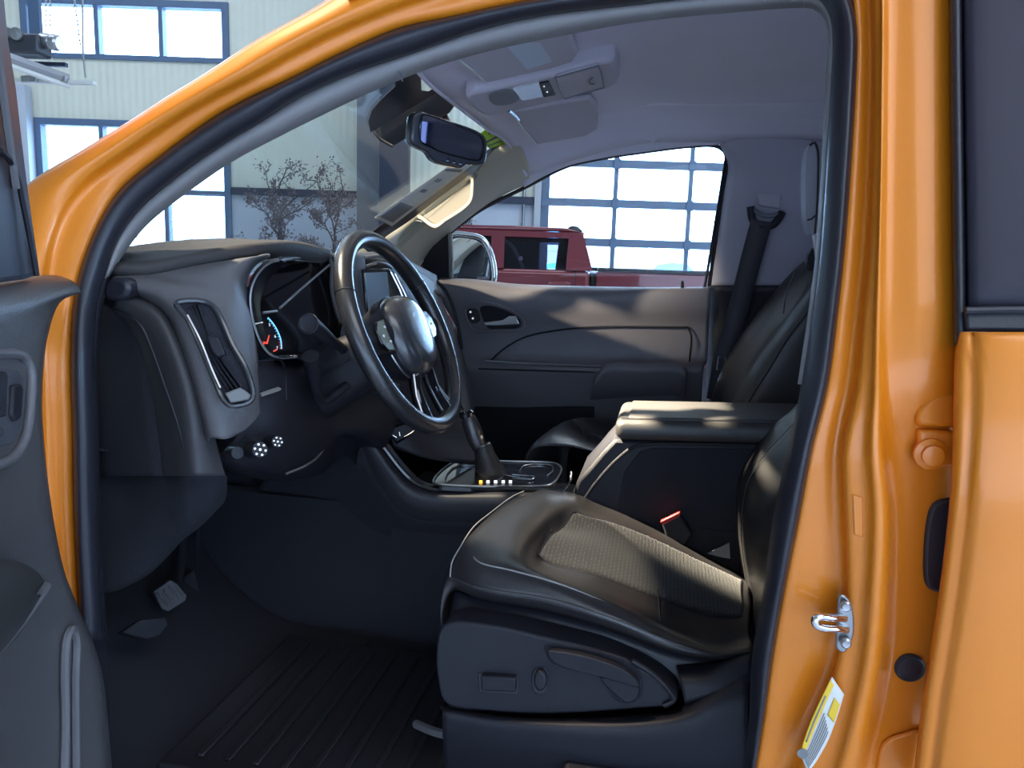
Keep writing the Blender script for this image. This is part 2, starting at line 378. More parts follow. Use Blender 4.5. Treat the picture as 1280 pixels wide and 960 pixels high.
bm = bmesh.new(); gb(bm, c.x-.02, c.x+.06, d+.04, d+.08, c.z+.08, TOP); gobj('hanger', bm, BLUEF, op, smooth=False)
def chain(name, p0, p1, label, r=.009):
    bm = bmesh.new(); n = int((p1-p0).length/.034); dr = (p1-p0).normalized(); sd = V((0, 1, 0)) if abs(dr.y) < .9 else V((1, 0, 0)); s2 = dr.cross(sd)
    for i in range(n):
        c_ = p0+dr*(i+.5)*.034; q = sd if i % 2 else s2
        add_tube(bm, [c_+dr*.02, c_+q*.010, c_-dr*.02, c_-q*.010], .0035, 5, 8, True)
    o = gobj(name, bm, STEEL); tag(o, label, 'chain', 'hoist chains'); return o
chain('hoist_chain', gp(57.5, -30), gp(57.5, 42), 'vertical hoist chain hanging onto the motor, left of its twin')
chain('hoist_chain', gp(62.5, -30), gp(62.5, 40), 'vertical hoist chain hanging onto the motor, right of its twin')
chain('hoist_chain', gp(89, -30), gp(101, 60), 'slanting chain converging on the hanger rod of the door track')
bm = bmesh.new(); add_tube(bm, [gp(102.5, -30), gp(104, 70), gp(107, 97)], .007, 8); tag(gobj('hanger_rod', bm, SATIN), 'thin straight hanger rod holding the end of the white door track', 'rod')
tr = gthing('door_track', 'white steel overhead door track with sloping channel below the hoist', 'track', *gp(60, 100))
bm = bmesh.new(); p0, p1 = gp(-60, 103), gp(118, 104); gb(bm, p0.x, p1.x, d-.02, d+.03, p1.z-.012, p1.z+.014); gobj('rail', bm, PAPER, tr, smooth=False)
bm = bmesh.new(); q0, q1 = gp(8, 72, 5.7), gp(86, 100)
add_tube(bm, [q0, q1], .042, 4, flat=.6); gobj('channel', bm, mat('track_grey', (.3, .31, .33), .5), tr, smooth=False)
bm = bmesh.new(); add_tube(bm, [q0+V((0, 0, -.045)), q1+V((0, 0, -.045))], .02, 6); gobj('channel_lip', bm, PAPER, tr)
for px in (36, 45, 82):
    bm = bmesh.new(); c_ = gp(px, 101); gb(bm, c_.x-.03, c_.x+.03, d-.05, d-.02, c_.z-.02, c_.z+.03); gobj('roller_bracket', bm, STEEL, tr, bevel=.006)
# ---- bare branched indoor trees
LEAF = mat('dry_leaf', (.16, .125, .14), .8, var=.4, vscale=9); BARK = mat('twig_bark', (.06, .045, .045), .8)
def tree(px, py_top, dd, label, w=.75, seed=1, base=0.0, n0=7):
    rnd = random.Random(seed); a, ztop = ga(px, py_top, dd)
    t = gthing('branched_tree', label, 'tree', a, dd, base, 'small leafy trees against the back wall')
    bt = bmesh.new(); bl = bmesh.new()
    z0 = base+.02; H_ = ztop-base
    def leaf(p):
        s = rnd.uniform(.012, .024); u = V((rnd.gauss(0, 1), rnd.gauss(0, 1), rnd.gauss(0, 1))).normalized(); v = u.orthogonal().normalized()
        q = [p+u*s, p+v*s*.6, p-u*s, p-v*s*.6]; bl.faces.new([bl.verts.new(x) for x in q])
    def branch(p, dr, ln, r, lev):
        pts = [p]; q = p.copy(); dd_ = dr.copy()
        for k in range(5):
            dd_ = (dd_+V((rnd.gauss(0, .16), rnd.gauss(0, .16), rnd.gauss(0, .10)))).normalized(); q = q+dd_*ln/5; pts.append(q.copy())
            if lev >= 1:
                for _ in range(3 if lev > 1 else 1): leaf(q+V((rnd.gauss(0, .03), rnd.gauss(0, .03), rnd.gauss(0, .03))))
            if lev < 3 and k >= 1 and (lev < 1 or k % 2 == 0):
                for _ in range(1 if lev else 1):
                    ang = V((rnd.uniform(-1, 1), rnd.uniform(-1, 1), rnd.uniform(-.1, .7))).normalized()
                    branch(q, (dd_*.6+ang*.9).normalized(), ln*rnd.uniform(.45, .68), r*.55, lev+1)
        add_tube(bt, pts, [r, r*.5], 5 if lev > 1 else 7)
    trunk = [V((a, dd, z0)), V((a+.02, dd, z0+H_*.3)), V((a-.02, dd, z0+H_*.55)), V((a+.01, dd, z0+H_*.72))]
    add_tube(bt, trunk, [.035, .02], 8, 8)
    for k in range(n0):
        f = .45+.5*k/n0; p = V((a, dd, z0+H_*f)); an = k*2.4+seed; sp = w*(1.15-f)*1.4
        branch(p, V((math.cos(an), math.sin(an)*.6, .55+f*.6)).normalized(), max(.35, sp*.9), .012, 0 if k < n0-2 else 1)
    branch(V((a, dd, z0+H_*.72)), V((.05, 0, 1)), H_*.26, .012, 1)
    gobj('branches', bt, BARK, t); gobj('foliage', bl, LEAF, t, smooth=False); return t
tree(348, 212, 10.2, 'small purplish leafy tree in front of the pale wall panel, left of its neighbour', .62, 3)
tree(418, 228, 9.55, 'small purplish leafy tree close beside the grey steel column', .33, 8)
tree(574, 268, 9.75, 'small leafy tree showing only twig tips above the red pickup roof', .36, 5)
# ---- red pickup
RPAINT = mat('red_paint', (.17, .010, .018), .3, .2, 1.0); RDARK = mat('red_cab_interior', (.012, .012, .016), .8)
d = 7.0
car = gthing('pickup_truck', 'dark red crew cab pickup parked beyond the passenger window', 'truck', A_(700, 330, d), d+.95, 0)
def ra(px, py): return ga(px, py, d)
aR = ra(741, 330)[0]; zroof = ra(700, 283)[1]; zbelt = ra(660, 336)[1]; zrail = ra(800, 337)[1]
a0 = aR-2.35; a1 = aR+.03; a2 = a1+1.85
W = 1.9
bm = bmesh.new()   # lower body side profile: hood, cab, extruded over the width
prof = [(a0-1.5, .45), (a0-1.52, 1.0), (a0-1.35, zbelt-.22), (a0-.1, zbelt-.03), (a0+.15, zbelt), (aR-.02, zbelt), (aR+.0, .5)]
add_prism(bm, [V((x, d, z)) for x, z in prof], V((0, W, 0))); gobj('cab_lower_body', bm, RPAINT, car, bevel=.04, segs=3)
def cabside(y, tum, nm, patch):
    bm = bmesh.new(); T = .12
    def q(x, z, o=0): f = (z-zbelt)/(zroof-zbelt); return V((x, y+tum*.14*f+o, z))
    def strip(pts): add_prism(bm, [q(*p) for p in pts], V((0, tum*.04, 0)))
    zt = zroof-.045; wt = zroof-.10
    strip([(a0+.15, zbelt), (a0+.25, zbelt), (a0+.95, wt), (a0+.85, zt)]); strip([(a0+.85, zt), (a0+.95, wt), (aR-.22, wt), (aR-.14, zt)])
    strip([(aR-.24, zbelt), (aR, zbelt), (aR-.09, zt), (aR-.14, zt), (aR-.22, wt)])
    xb = ra(622, 310)[0]; strip([(xb-.06, zbelt), (xb+.06, zbelt), (xb+.06, wt), (xb-.06, wt)])
    gobj(nm, bm, RPAINT, car, smooth=False)
    if patch:
        bm = bmesh.new(); add_prism(bm, [q(a0+.25, zbelt, .015), q(xb-.06, zbelt, .015), q(xb-.06, wt, .015), q(a0+.95, wt, .015)], V((0, .006, 0))); gobj('front_side_glass', bm, GLT, car, smooth=False)
        bm = bmesh.new(); add_prism(bm, [q(xb+.06, zbelt, .015), q(aR-.24, zbelt, .015), q(aR-.22, wt, .015), q(xb+.06, wt, .015)], V((0, .006, 0))); gobj('rear_side_glass', bm, glass('light_tint', (.60, .58, .66), 1.0), car, smooth=False)
    else:
        h = [ra(674, 320)[0], ra(711, 320)[0], ra(690, 336)[1], ra(690, 303)[1]]; bm = bmesh.new()
        sc_ = (d+W-.1)/d; h = [h[0]*sc_, h[1]*sc_, 1.45+(h[2]-1.45)*sc_, 1.45+(h[3]-1.45)*sc_]
        X0, X1, Z0, Z1 = a0+.25, aR-.02, zbelt, zt; hy = d+W-.1
        for r_ in ((X0, h[0], Z0, Z1), (h[1], X1+.1, Z0, Z1), (h[0], h[1], h[3], Z1), (h[0], h[1], min(Z0, h[2]-.01), h[2])): gb(bm, r_[0], r_[1], hy, hy+.03, r_[2], r_[3])
        gobj('far_side_trim', bm, RDARK, car, smooth=False)
cabside(d, 1, 'near_pillars', True); cabside(d+W, -1, 'far_pillars', False)
bm = bmesh.new(); add_prism(bm, [V((x, d+.13, z)) for x, z in [(a0+.85, zroof-.05), (a0+1.0, zroof-.01), (a0+1.6, zroof), (aR-.25, zroof-.005), (aR-.10, zroof-.04)]], V((0, W-.26, 0))); gobj('roof', bm, RPAINT, car, bevel=.03, segs=3)
bm = bmesh.new(); add_prism(bm, [V((a0+.2, d+.1, zbelt)), V((a0+.88, d+.16, zroof-.05)), V((a0+.88, d+W-.16, zroof-.05)), V((a0+.2, d+W-.1, zbelt))], V((-.01, 0, 0))); gobj('windscreen', bm, GLT, car, smooth=False)
bm = bmesh.new(); gb(bm, aR-.12, aR-.08, d+.12, d+W-.12, zbelt, zroof-.04); gobj('rear_wall', bm, RPAINT, car, smooth=False)
bm = bmesh.new(); x = ra(640, 310)[0]; add_tube(bm, [(x-.1, d+.25, zroof-.12), (x, d+.2, zbelt+.2), (x+.12, d+.2, zbelt-.02)], .018, 6, 8); gobj('seat_belt', bm, COLM, car)
x = ra(651, 323)[0]; bm = bmesh.new(); add_lathe(bm, (x, d+.12, ra(651, 323)[1]), (0, -1, 0), [(0, 0), (.02, 0), (.02, .02), (0, .03)]); gobj('belt_anchor', bm, PAPER, car)
bm = bmesh.new(); add_lathe(bm, (ra(727, 284)[0], d+W*.5, zroof-.02), (0, 0, 1), [(.09, 0), (.09, .03), (.04, .07), (0, .075)]); gobj('roof_antenna', bm, DARK, car)
bm = bmesh.new(); h0 = ra(685, 355); h1 = ra(711, 355); add_tube(bm, [(h0[0], d, h0[1]), (h0[0]+.02, d-.05, h0[1]+.005), (h1[0]-.02, d-.05, h1[1]+.005), (h1[0], d, h1[1])], .018, 8, 12); gobj('door_handle', bm, RPAINT, car)
bm = bmesh.new(); gb(bm, ra(719, 350)[0]-.004, ra(719, 350)[0]+.004, d-.004, d, .6, zbelt); gobj('door_seam', bm, RDARK, car, smooth=False)
bm = bmesh.new(); gb(bm, aR, a1+.012, d+.06, d+W-.06, .5, zrail-.05); gobj('bed_gap', bm, RDARK, car, smooth=False)
bm = bmesh.new()
gb(bm, a1+.01, a2, d+.01, d+.09, .55, zrail-.03); gb(bm, a1+.01, a2, d+W-.09, d+W-.01, .55, zrail-.03); gb(bm, a1+.01, a1+.06, d+.09, d+W-.09, .55, zrail-.03); gb(bm, a2-.05, a2, d+.09, d+W-.09, .5, zrail-.03); gb(bm, a1+.06, a2-.05, d+.09, d+W-.09, .7, .75)
gobj('cargo_bed', bm, RPAINT, car, bevel=.012)
bm = bmesh.new(); gb(bm, a1+.02, a2-.01, d+.0, d+.10, zrail-.03, zrail); gobj('bed_rail_cap', bm, DARK, car, bevel=.008)
bm = bmesh.new(); gb(bm, a1+.02, a2-.01, d+W-.10, d+W, zrail-.03, zrail); gobj('bed_rail_cap', bm, DARK, car, bevel=.008)
for wx in (a0-.85, a1+.95):
    for wy in (d+.0, d+W-.27):
        bm = bmesh.new(); add_lathe(bm, (wx, wy, .4), (0, 1, 0), [(0, .05), (.2, .03), (.26, 0), (.38, 0), (.40, .04), (.40, .23), (.38, .27), (0, .27)]); gobj('wheel', bm, RUB, car)
# ---- cars parked outside and a far fence line, washed out by daylight
def far_car(name, px, py, dd, label, colr, ln=4.4):
    a, z = ga(px, py, dd); m = mat('parked_paint', colr, .3, .2, 1); t = gthing(name, label, 'car', a, dd, -.05, None)
    bm = bmesh.new(); Wd = 1.8; pr = [(-.5, .3), (-.5, .62), (-.47, .72), (-.28, .82), (.42, .85), (.49, .75), (.5, .35)]
    add_prism(bm, [V((a+u*ln, dd, v*z/1.5*1.05-.05)) for u, v in pr], V((0, Wd, 0))); gobj('body', bm, m, t, bevel=.06, segs=3)
    bm = bmesh.new(); pr = [(-.27, .8), (-.12, 1.33), (.05, 1.42), (.24, 1.38), (.42, .83)]
    lo = [bm.verts.new((a+u*ln, dd+.06+(v-.8)*.25, v*z/1.5*1.05-.05)) for u, v in pr]; hi = [bm.verts.new((a+u*ln, dd+Wd-.06-(v-.8)*.25, v*z/1.5*1.05-.05)) for u, v in pr]
    bm.faces.new(lo); bm.faces.new(list(reversed(hi)))
    for i in range(5): bm.faces.new((lo[i], hi[i], hi[(i+1) % 5], lo[(i+1) % 5]))
    gobj('cabin', bm, m, t, bevel=.05, segs=3)
    for u in (-.32, .32):
        for wy in (dd-.02, dd+Wd-.2):
            bm = bmesh.new(); add_lathe(bm, (a+u*ln, wy, .27), (0, 1, 0), [(0, 0), (.2, 0), (.32, .0), (.33, .2), (0, .22)]); gobj('wheel', bm, RUB, t)
far_car('parked_car', 836, 326, 33, 'blue car parked outside, seen through the right bottom panes of the overhead door', (.05, .30, .55), 3.6)
far_car('parked_car', 699, 325, 34, 'cyan car outside, seen through the cab glass of the red pickup', (.05, .5, .7), 4.0)
far_car('parked_car', 263, 305, 28, 'teal car outside, seen through the lower left window', (.10, .45, .6), 4.2)
far_car('parked_car', 1030, 316, 30, 'pale blue car outside, behind the passenger headrest', (.3, .5, .6), 4.2)
bm = bmesh.new()
for k in range(60): gb(bm, -30+k*1.1, -29.95+k*1.1, 48, 48.06, 0, 2.3)
for z in (.4, 1.3, 2.2): gb(bm, -30, 36, 48.01, 48.05, z-.03, z+.03)
tag(gobj('yard_fence', bm, mat('fence_grey', (.35, .37, .38), .8), smooth=False), 'pale washed-out yard fence far outside beyond the overhead door', 'fence')
for (x0, x1, zt_, lb_) in ((-16, -9.5, 3.4, 'pale gabled shed far outside beyond the lower left window'), (-2, 3.5, 3.0, 'pale gabled shed far outside beyond the red pickup cab'), (5, 11, 2.6, 'pale gabled shed far outside beyond the red pickup bed')):
    bm = bmesh.new(); add_prism(bm, [V((x0, 60, -.05)), V((x1, 60, -.05)), V((x1, 60, zt_)), V(((x0+x1)/2, 60, zt_+.9)), V((x0, 60, zt_))], V((0, 6, 0)))
    tag(gobj('yard_shed', bm, mat('shed_grey', (.5, .52, .52), .8), smooth=False), lb_, 'shed', 'sheds outside')
# ================================================================== THE AMBER PICKUP: SHELL
truck = thing('pickup_truck', 'amber yellow pickup with its driver door open and black interior in the foreground', 'truck', (0, 1.68, 0))
ST = [((100,800),(130,800),(134,800)), ((92,650),(123,650),(126,650)), ((90,540),(121,540),(124,540)), ((88,440),(118,440),(122,440)), ((93,370),(121,385),(128,385)),
 ((104,325),(130,348),(138,345)), ((125,275),(147,300),(160,310)), ((150,237),(174,262),(186,279)), ((207,190),(228,216),(238,238)), ((270,145),(280,180),(292,201)),
 ((320,118),(328,151),(350,170)), ((355,102),(372,123),(400,145)), ((435,62),(440,92),(455,119)), ((500,35),(520,65),(535,86)), ((567,20),(595,39),(610,64)), ((640,4),(675,20),(700,45)),
 ((740,-12),(780,7),(800,27)), ((880,-30),(900,-6),(910,16)), ((1000,-45),(985,-12),(990,10)), ((1045,-35),(1022,-3),(1016,11)), ((1064,0),(1036,16),(1029,21)), ((1071,37),(1041,42),(1035,38)),
 ((1069,120),(1038,120),(1031,120)), ((1063,220),(1032,220),(1026,220)), ((1055,320),(1025,320),(1019,320)), ((1046,400),(1015,400),(1009,400)), ((1035,480),(1003,480),(997,480)),
 ((1015,560),(987,560),(981,560)), ((1000,640),(969,640),(962,640)), ((980,740),(955,740),(948,740)), ((966,820),(941,820),(934,820)), ((955,900),(937,900),(930,900)), ((941,985),(928,985),(921,985))]
def mixp(a, b, f): return (a[0]+(b[0]-a[0])*f, a[1]+(b[1]-a[1])*f)
def ring(stations, i, j, f, off): return [S(*mixp(s[i], s[j], f), off) for s in stations]
# rubber door seal all round the opening
sl = [ring(ST, 0, 1, -.05, .045), ring(ST, 0, 1, .03, .022), ring(ST, 0, 1, .25, .012), ring(ST, 0, 1, .6, .02), ring(ST, 0, 1, .9, .035), ring(ST, 0, 1, 1.0, .055), ring(ST, 0, 1, 1.05, .08)]
loft('door_seal', sl, RUB, truck, 150, 20, sharp=180)
# inner pillar and roof rail trim between seal and cabin
T6 = ST[5:27]
tl = [ring(T6, 1, 2, -.1, .06), ring(T6, 1, 2, .15, .055), ring(T6, 1, 2, .5, .062), ring(T6, 1, 2, .85, .085), ring(T6, 1, 2, 1.0, .115), ring(T6, 1, 2, 1.0, .15)]
ptrim = loft('pillar_trim', tl, TRIM, truck, 130, 14, sharp=180)
tube('trim_seam', [S(493, 76, .062), S(500, 90, .066), S(503, 101, .085)], .0012, COLM, ptrim, 6)
tl = [ring(ST[0:6], 1, 2, 0, .06), ring(ST[0:6], 1, 2, .6, .07), ring(ST[0:6], 1, 2, 1.0, .14)]
loft('kick_trim', tl, DARK, truck, 30, 6)
# amber A pillar and roof rail
OUT = [(28,820),(14,650),(8,540),(6,440),(8,340),(12,290),(28,240),(52,219),(105,187),(165,150),(215,118),(255,94),(320,52),(385,16),(450,-22),(540,-55),(650,-80),(800,-100),(960,-112)]
A_st = [(o_, s[0]) for o_, s in zip(OUT, ST[:19])]
pr = [(-.02, .05), (0, .0), (.06, -.010), (.30, -.014), (.50, -.004), (.62, .010), (.72, .014), (.85, .018), (1.0, .028), (1.02, .045)]
body = gridmesh('body_side', grid([ring(A_st, 0, 1, f, o_) for f, o_ in pr], 110, 40), PAINT, truck, sharp=180)
# roof skin
gr = [[V((x, y, hz(x, min(max(y, 1.05), 2.3))+.05+.012*math.sin((y-.9)/1.6*math.pi))) for y in [1.0+.0675*k for k in range(21)]] for x in [-.43+.1*k for k in range(20)]]
gridmesh('roof', gr, PAINT, truck, toward=(0, 1.6, 5))
# amber B pillar with its creases
ROWS = [-60, 40, 120, 220, 320, 400, 480, 560, 640, 740, 820, 900, 985]
E_ = [1060,1071,1069,1063,1055,1046,1035,1015,1000,980,966,955,941]
C1_ = [1082,1087,1087,1084,1078,1070,1060,1045,1046,1050,1040,1002,962]
C2_ = [1092,1095,1095,1093,1089,1082,1075,1058,1060,1062,1051,1028,995]
C3_ = [1099,1100,1099,1098,1095,1091,1088,1081,1084,1080,1073,1056,1032]
C4_ = [1105,1106,1105,1104,1102,1101,1100,1100,1107,1104,1097,1082,1060]
C5_ = [1112,1113,1112,1111,1110,1110,1110,1112,1120,1120,1116,1102,1084]
up_ = [0,0,0,0,0,0,.3,1,1,1,1,1,1]
cols = [(E_, .046, 0), (E_, .030, 0), ([e+(c-e)*.5 for e, c in zip(E_, C1_)], .030, 0), (C1_, .034, 0), ([(a+b)/2 for a, b in zip(C1_, C2_)], .028, 0), (C2_, .010, 0), (C3_, .006, 0), ([(a+b)/2 for a, b in zip(C3_, C4_)], -.006, 0), (C4_, -.003, .0), (C5_, .002, .026), ([1150]*13, .0, .034), ([1185]*13, .004, .036), ([1235]*13, .03, .05)]
cv = [[S(px[k], ROWS[k], o1+o2*up_[k]) for k in range(13)] for px, o1, o2 in cols]
fine = [spl(c, 70) for c in cv]; gg = [spl([c[i] for c in fine], 60) for i in range(70)]
pil = gridmesh('center_pillar', gg, PAINT, truck, sharp=180)
# rear door: amber skin with rolled leading edge, black window frame and dark pane
RD = [(-60, 1192), (420, 1197)]
rr = [(415,1199),(440,1195),(600,1190),(700,1180),(760,1172),(870,1155),(985,1141)]
def rdcol(dx, off): return [S(px+dx*(1 if py > 430 else .8), py, off) for py, px in rr]
rd = loft('rear_door', [rdcol(0, .02), rdcol(-1, -.012), rdcol(4, -.030), rdcol(14, -.034), rdcol(22, -.030), rdcol(27, -.037), rdcol(60, -.042), rdcol(140, -.04), rdcol(260, -.03), rdcol(420, -.01)], PAINT, truck, 60, 50, sharp=180)
def rcol(px, off, y1=384): return [S(px+ (5*(py/380) if py > 0 else 0), py, off) for py in (-80, 60, 200, 300, y1)]
loft('window_frame', [rcol(1186, .02, 432), rcol(1187, -.012, 432), rcol(1193, -.024, 432), rcol(1201, -.022, 432), rcol(1203, -.008, 432)], RUB, rd, 30, 16, sharp=180)
loft('window_trim', [rcol(1202, -.016), rcol(1206, -.026), rcol(1290, -.028), rcol(1420, -.02)], mat('black_applique', (.024, .020, .032), .5, spec=.3), rd, 20, 14, sharp=180)
plate('belt_moulding', LS([(1206, 386, -.03), (1330, 385, -.03), (1330, 413, -.03), (1209, 412, -.03)]), .012, RUB, rd, .003)
tube('belt_lip', LS([(1207, 388, -.034), (1260, 387, -.034), (1330, 387, -.034)]), .004, RUB, rd, 8)
# things on the pillar
def ptube(name, pts, r, m, par, n=0, **k): return tube(name, LS(pts), r, m, par, n=n, **k)
hp = plate('door_hinge', LS([(1148, 532, .018), (1147, 520, .018), (1150, 508, .018), (1160, 498, .018), (1175, 491, .018), (1196, 487, .018), (1196, 534, .018)]), .024, PAINT, truck, .005)
plate('hinge_leaf', LS([(1147, 537, .022), (1196, 539, .022), (1196, 584, .022), (1165, 585, .022), (1149, 573, .022)]), .02, PAINT, hp, .004)
lathe('hinge_bolt', S(1164, 568, .018), (0, -1, 0), [(.017, -.006), (.017, 0), (.011, .002), (.011, .008), (.0, .009)], PAINT, hp, 6 if 0 else 18)
plate('grommet', LS([(1162, 640, .03), (1170, 628, .03), (1210, 626, .03), (1210, 740, .03), (1162, 738, .03), (1156, 725, .03)]), .008, RUB, truck, .004, n=28)
lathe('drain_plug', S(1137, 835, .030), (0, -1, 0), [(0, .001), (.0125, .001), (.0145, .003), (.0165, .001), (.017, -.006)], RUB, truck)
plate('embossed_tab', LS([(1066, 618, .006), (1078, 622, .006), (1079, 672, .006), (1068, 668, .006)]), .0015, PAINT, truck, .0008)
plate('lower_patch', LS([(1104, 930, .026), (1130, 918, .026), (1160, 915, .026), (1160, 985, .026), (1101, 985, .026)]), .006, PAINT, truck, .003, n=26)
stp = [(1050, 743), (1062, 750), (1068, 775), (1066, 800), (1055, 817), (1046, 812), (1046, 790), (1047, 765)]
sp_ = plate('door_striker', LS([(x, y, .004) for x, y in stp]), .006, SATIN, truck, .002, n=28)
tube('striker_loop', [S(1056, 773, .004), S(1040, 772, -.006), S(1024, 771, -.014), S(1019, 774, -.016), S(1020, 781, -.016), S(1030, 785, -.012), S(1046, 786, -.004), S(1058, 787, .004)], .0046, CHROME, sp_, 12, n=36)
for yy in (757, 803): lathe('screw', S(1057, yy, -.001), (0, -1, 0), [(.006, 0), (.006, .003), (.004, .005), (0, .0045)], STEEL, sp_)
# tyre placard on the pillar
pl_st = [((1040, 846), (1055, 868)), ((1027, 872), (1047, 895)), ((1014, 900), (1036, 925)), ((1004, 928), (1022, 950)), ((1000, 942), (1010, 966))]
def PLC(u, v, off=.002):
    k = v*4; i = min(int(k), 3); f = k-i; a = mixp(pl_st[i][0], pl_st[i+1][0], f); b = mixp(pl_st[i][1], pl_st[i+1][1], f); q = mixp(a, b, u); return S(q[0], q[1], off)
def placard(u0, u1, v0, v1, off): return [[PLC(u0+(u1-u0)*i/5, v0+(v1-v0)*j/9, off) for j in range(10)] for i in range(6)]
pc = gridmesh('tyre_placard', placard(0, 1, 0, 1, .000), PAPER, truck, solid=.0005)
YEL = mat('placard_yellow', (.85, .55, .04), .6)
gridmesh('yellow_band', placard(0, .28, .04, .9, -.0008), YEL, pc, solid=.0003); gridmesh('yellow_panel', placard(.55, .95, .13, .33, -.0008), YEL, pc, solid=.0003)
for k in range(6): gridmesh('print_line', placard(.38+.09*k, .42+.09*k, .34+.02*k, .96, -.0012), PRINT, pc, solid=.0002)
gridmesh('print_line', placard(.10, .17, .2, .72, -.0012), PRINT, pc, solid=.0002)
lathe('round_mark', PLC(.16, .93, -.001), (PLC(0, .9)-PLC(1, .9)).cross(PLC(0, .9)-PLC(0, 1)).normalized()*-1, [(0, .0006), (.006, .0006), (.006, -.0004)], PRINT, pc)
# ---------------------------------------------------------------- headliner
hx = [-.62+.04*k for k in range(50)]; hg = []
for x in hx:
    r_ = []
    for k in range(34):
        y = 1.075+k*.0363; xf = -.42-.05*math.sin((y-1.1)/1.2*math.pi); X = max(x, xf) if x < -.3 else x
        r_.append(V((X, y, hz(X, y))))
    hg.append(r_)
hg = [r_ for r_, x in zip(hg, hx) if x > -.47]
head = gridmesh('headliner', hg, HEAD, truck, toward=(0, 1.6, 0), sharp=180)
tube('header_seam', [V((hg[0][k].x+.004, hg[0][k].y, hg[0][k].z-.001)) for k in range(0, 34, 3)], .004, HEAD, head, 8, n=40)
# passenger side: cove from headliner to the window opening
WE = [(655,234),(680,220),(710,207),(760,196),(800,190),(865,182),(893,181),(950,176),(1010,171),(1080,164),(1200,150)]
we = LQ([(x, y, .03) for x, y in WE])
c1 = [V((p.x, 2.08, hz(p.x, 2.08)+.001)) for p in we]; c2 = [V((p.x, 2.18, hz(p.x, 2.18)+.0)) for p in we]
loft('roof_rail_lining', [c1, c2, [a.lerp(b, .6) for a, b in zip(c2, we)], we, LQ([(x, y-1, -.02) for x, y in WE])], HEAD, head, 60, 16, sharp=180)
# passenger A pillar trim
U_ = [(432,318,.13),(484,289,.13),(530,250,.13),(580,207,.13),(612,190,.13),(642,177,.13)]
Lw = [(512,352,.02),(535,318,.02),(562,292,.02),(600,262,.02),(630,243,.02),(663,228,.02)]
U3 = [P(432,318,2.24), P(484,289,2.25), P(530,250,2.21), P(580,207,2.16), P(612,190,2.13), P(642,177,2.11)]
L3 = LQ(Lw)
def mid(f, dy): return [a.lerp(b, f)+V((.02*dy, -.03*dy, 0)) for a, b in zip(U3, L3)]
ap = loft('windscreen_pillar_trim', [[p+V((-.02, .02, .0)) for p in U3], U3, mid(.15, .8), mid(.45, 1), mid(.8, .7), L3, LQ([(x, y, -.03) for x, y, _ in Lw])], BEIGE, truck, 50, 26, sharp=180)
def onA(px, py, dy=.0): return P(px, py, 2.245-dy)
grab = [(521,266),(530,274),(545,283),(556,276),(588,252),(591,236),(590,221),(583,218),(570,226)]
def apt(px, py, o=0): 
    t_ = (px-530)/110; return P(px, py, 2.235-.07*t_-o)
gp_ = plate('grab_recess', [apt(x, y) for x, y in grab], .01, mat('recess_trim', (.17, .155, .13), .6), ap, .004, n=40)
tube('grab_rim', [apt(x, y, .004) for x, y in grab], .006, BEIGE, ap, 8, n=50, closed=True)
tube('panel_seam', [apt(497, 293), apt(505, 284), apt(520, 276), apt(528, 277)], .0018, COLM, ap, 6, n=14)
tube('panel_seam', [apt(592, 226, .004), apt(600, 214, .004), apt(612, 206, .002), apt(620, 203)], .0018, COLM, ap, 6, n=14)
# windscreen
wsd = [V((-.42, 1.14, 1.80)), V((-.60, 1.07, 1.66)), V((-.84, .99, 1.44)), V((-1.15, .93, 1.2))]
wsp = [V((-.42, 2.13, 1.80)), V((-.62, 2.22, 1.63)), V((-.88, 2.32, 1.43)), V((-1.18, 2.4, 1.2))]
def wsl(f): b = math.sin(f*math.pi); return [a.lerp(c, f)+V((-.05*b-.02*b*k, 0, .02*b*(1-k/3))) for k, (a, c) in enumerate(zip(wsd, wsp))]
wsg = [wsl(k/12) for k in range(13)]
ws = gridmesh('windscreen', grid(wsg, 20, 30), GL, truck, solid=.004, sharp=180)
def WS(px, py, off=.006):               # point on the windscreen seen at a pixel
    d = ray(px, py); best = None
    for i in range(60):
        for j in range(1):
            pass
    lo, hi = .6, 4.0
    def fside(t):
        p = EYE+d*t; f = min(max((p.y-1.0)/1.25, 0), 1); c = wsl(f); 
        for a, b in zip(c, c[1:]):
            if p.z <= a.z+.1 and p.z >= b.z or b is c[-1]:
                u = (a.z-p.z)/(a.z-b.z); return p.x-(a.x+(b.x-a.x)*u)
    for _ in range(40):
        m_ = (lo+hi)/2
        if fside(m_)-off > 0: lo = m_
        else: hi = m_
    return EYE+d*lo
frit = [(452,308),(468,288),(500,266),(540,235),(575,209),(600,194),(640,171)]
fr0 = [WS(x, y, .012) for x, y in frit]; fr1 = [WS(x+12, y+10, .012) for x, y in frit]
loft('glass_border', [fr0, fr1], RUB, ws, 30, 3, solid=.002)
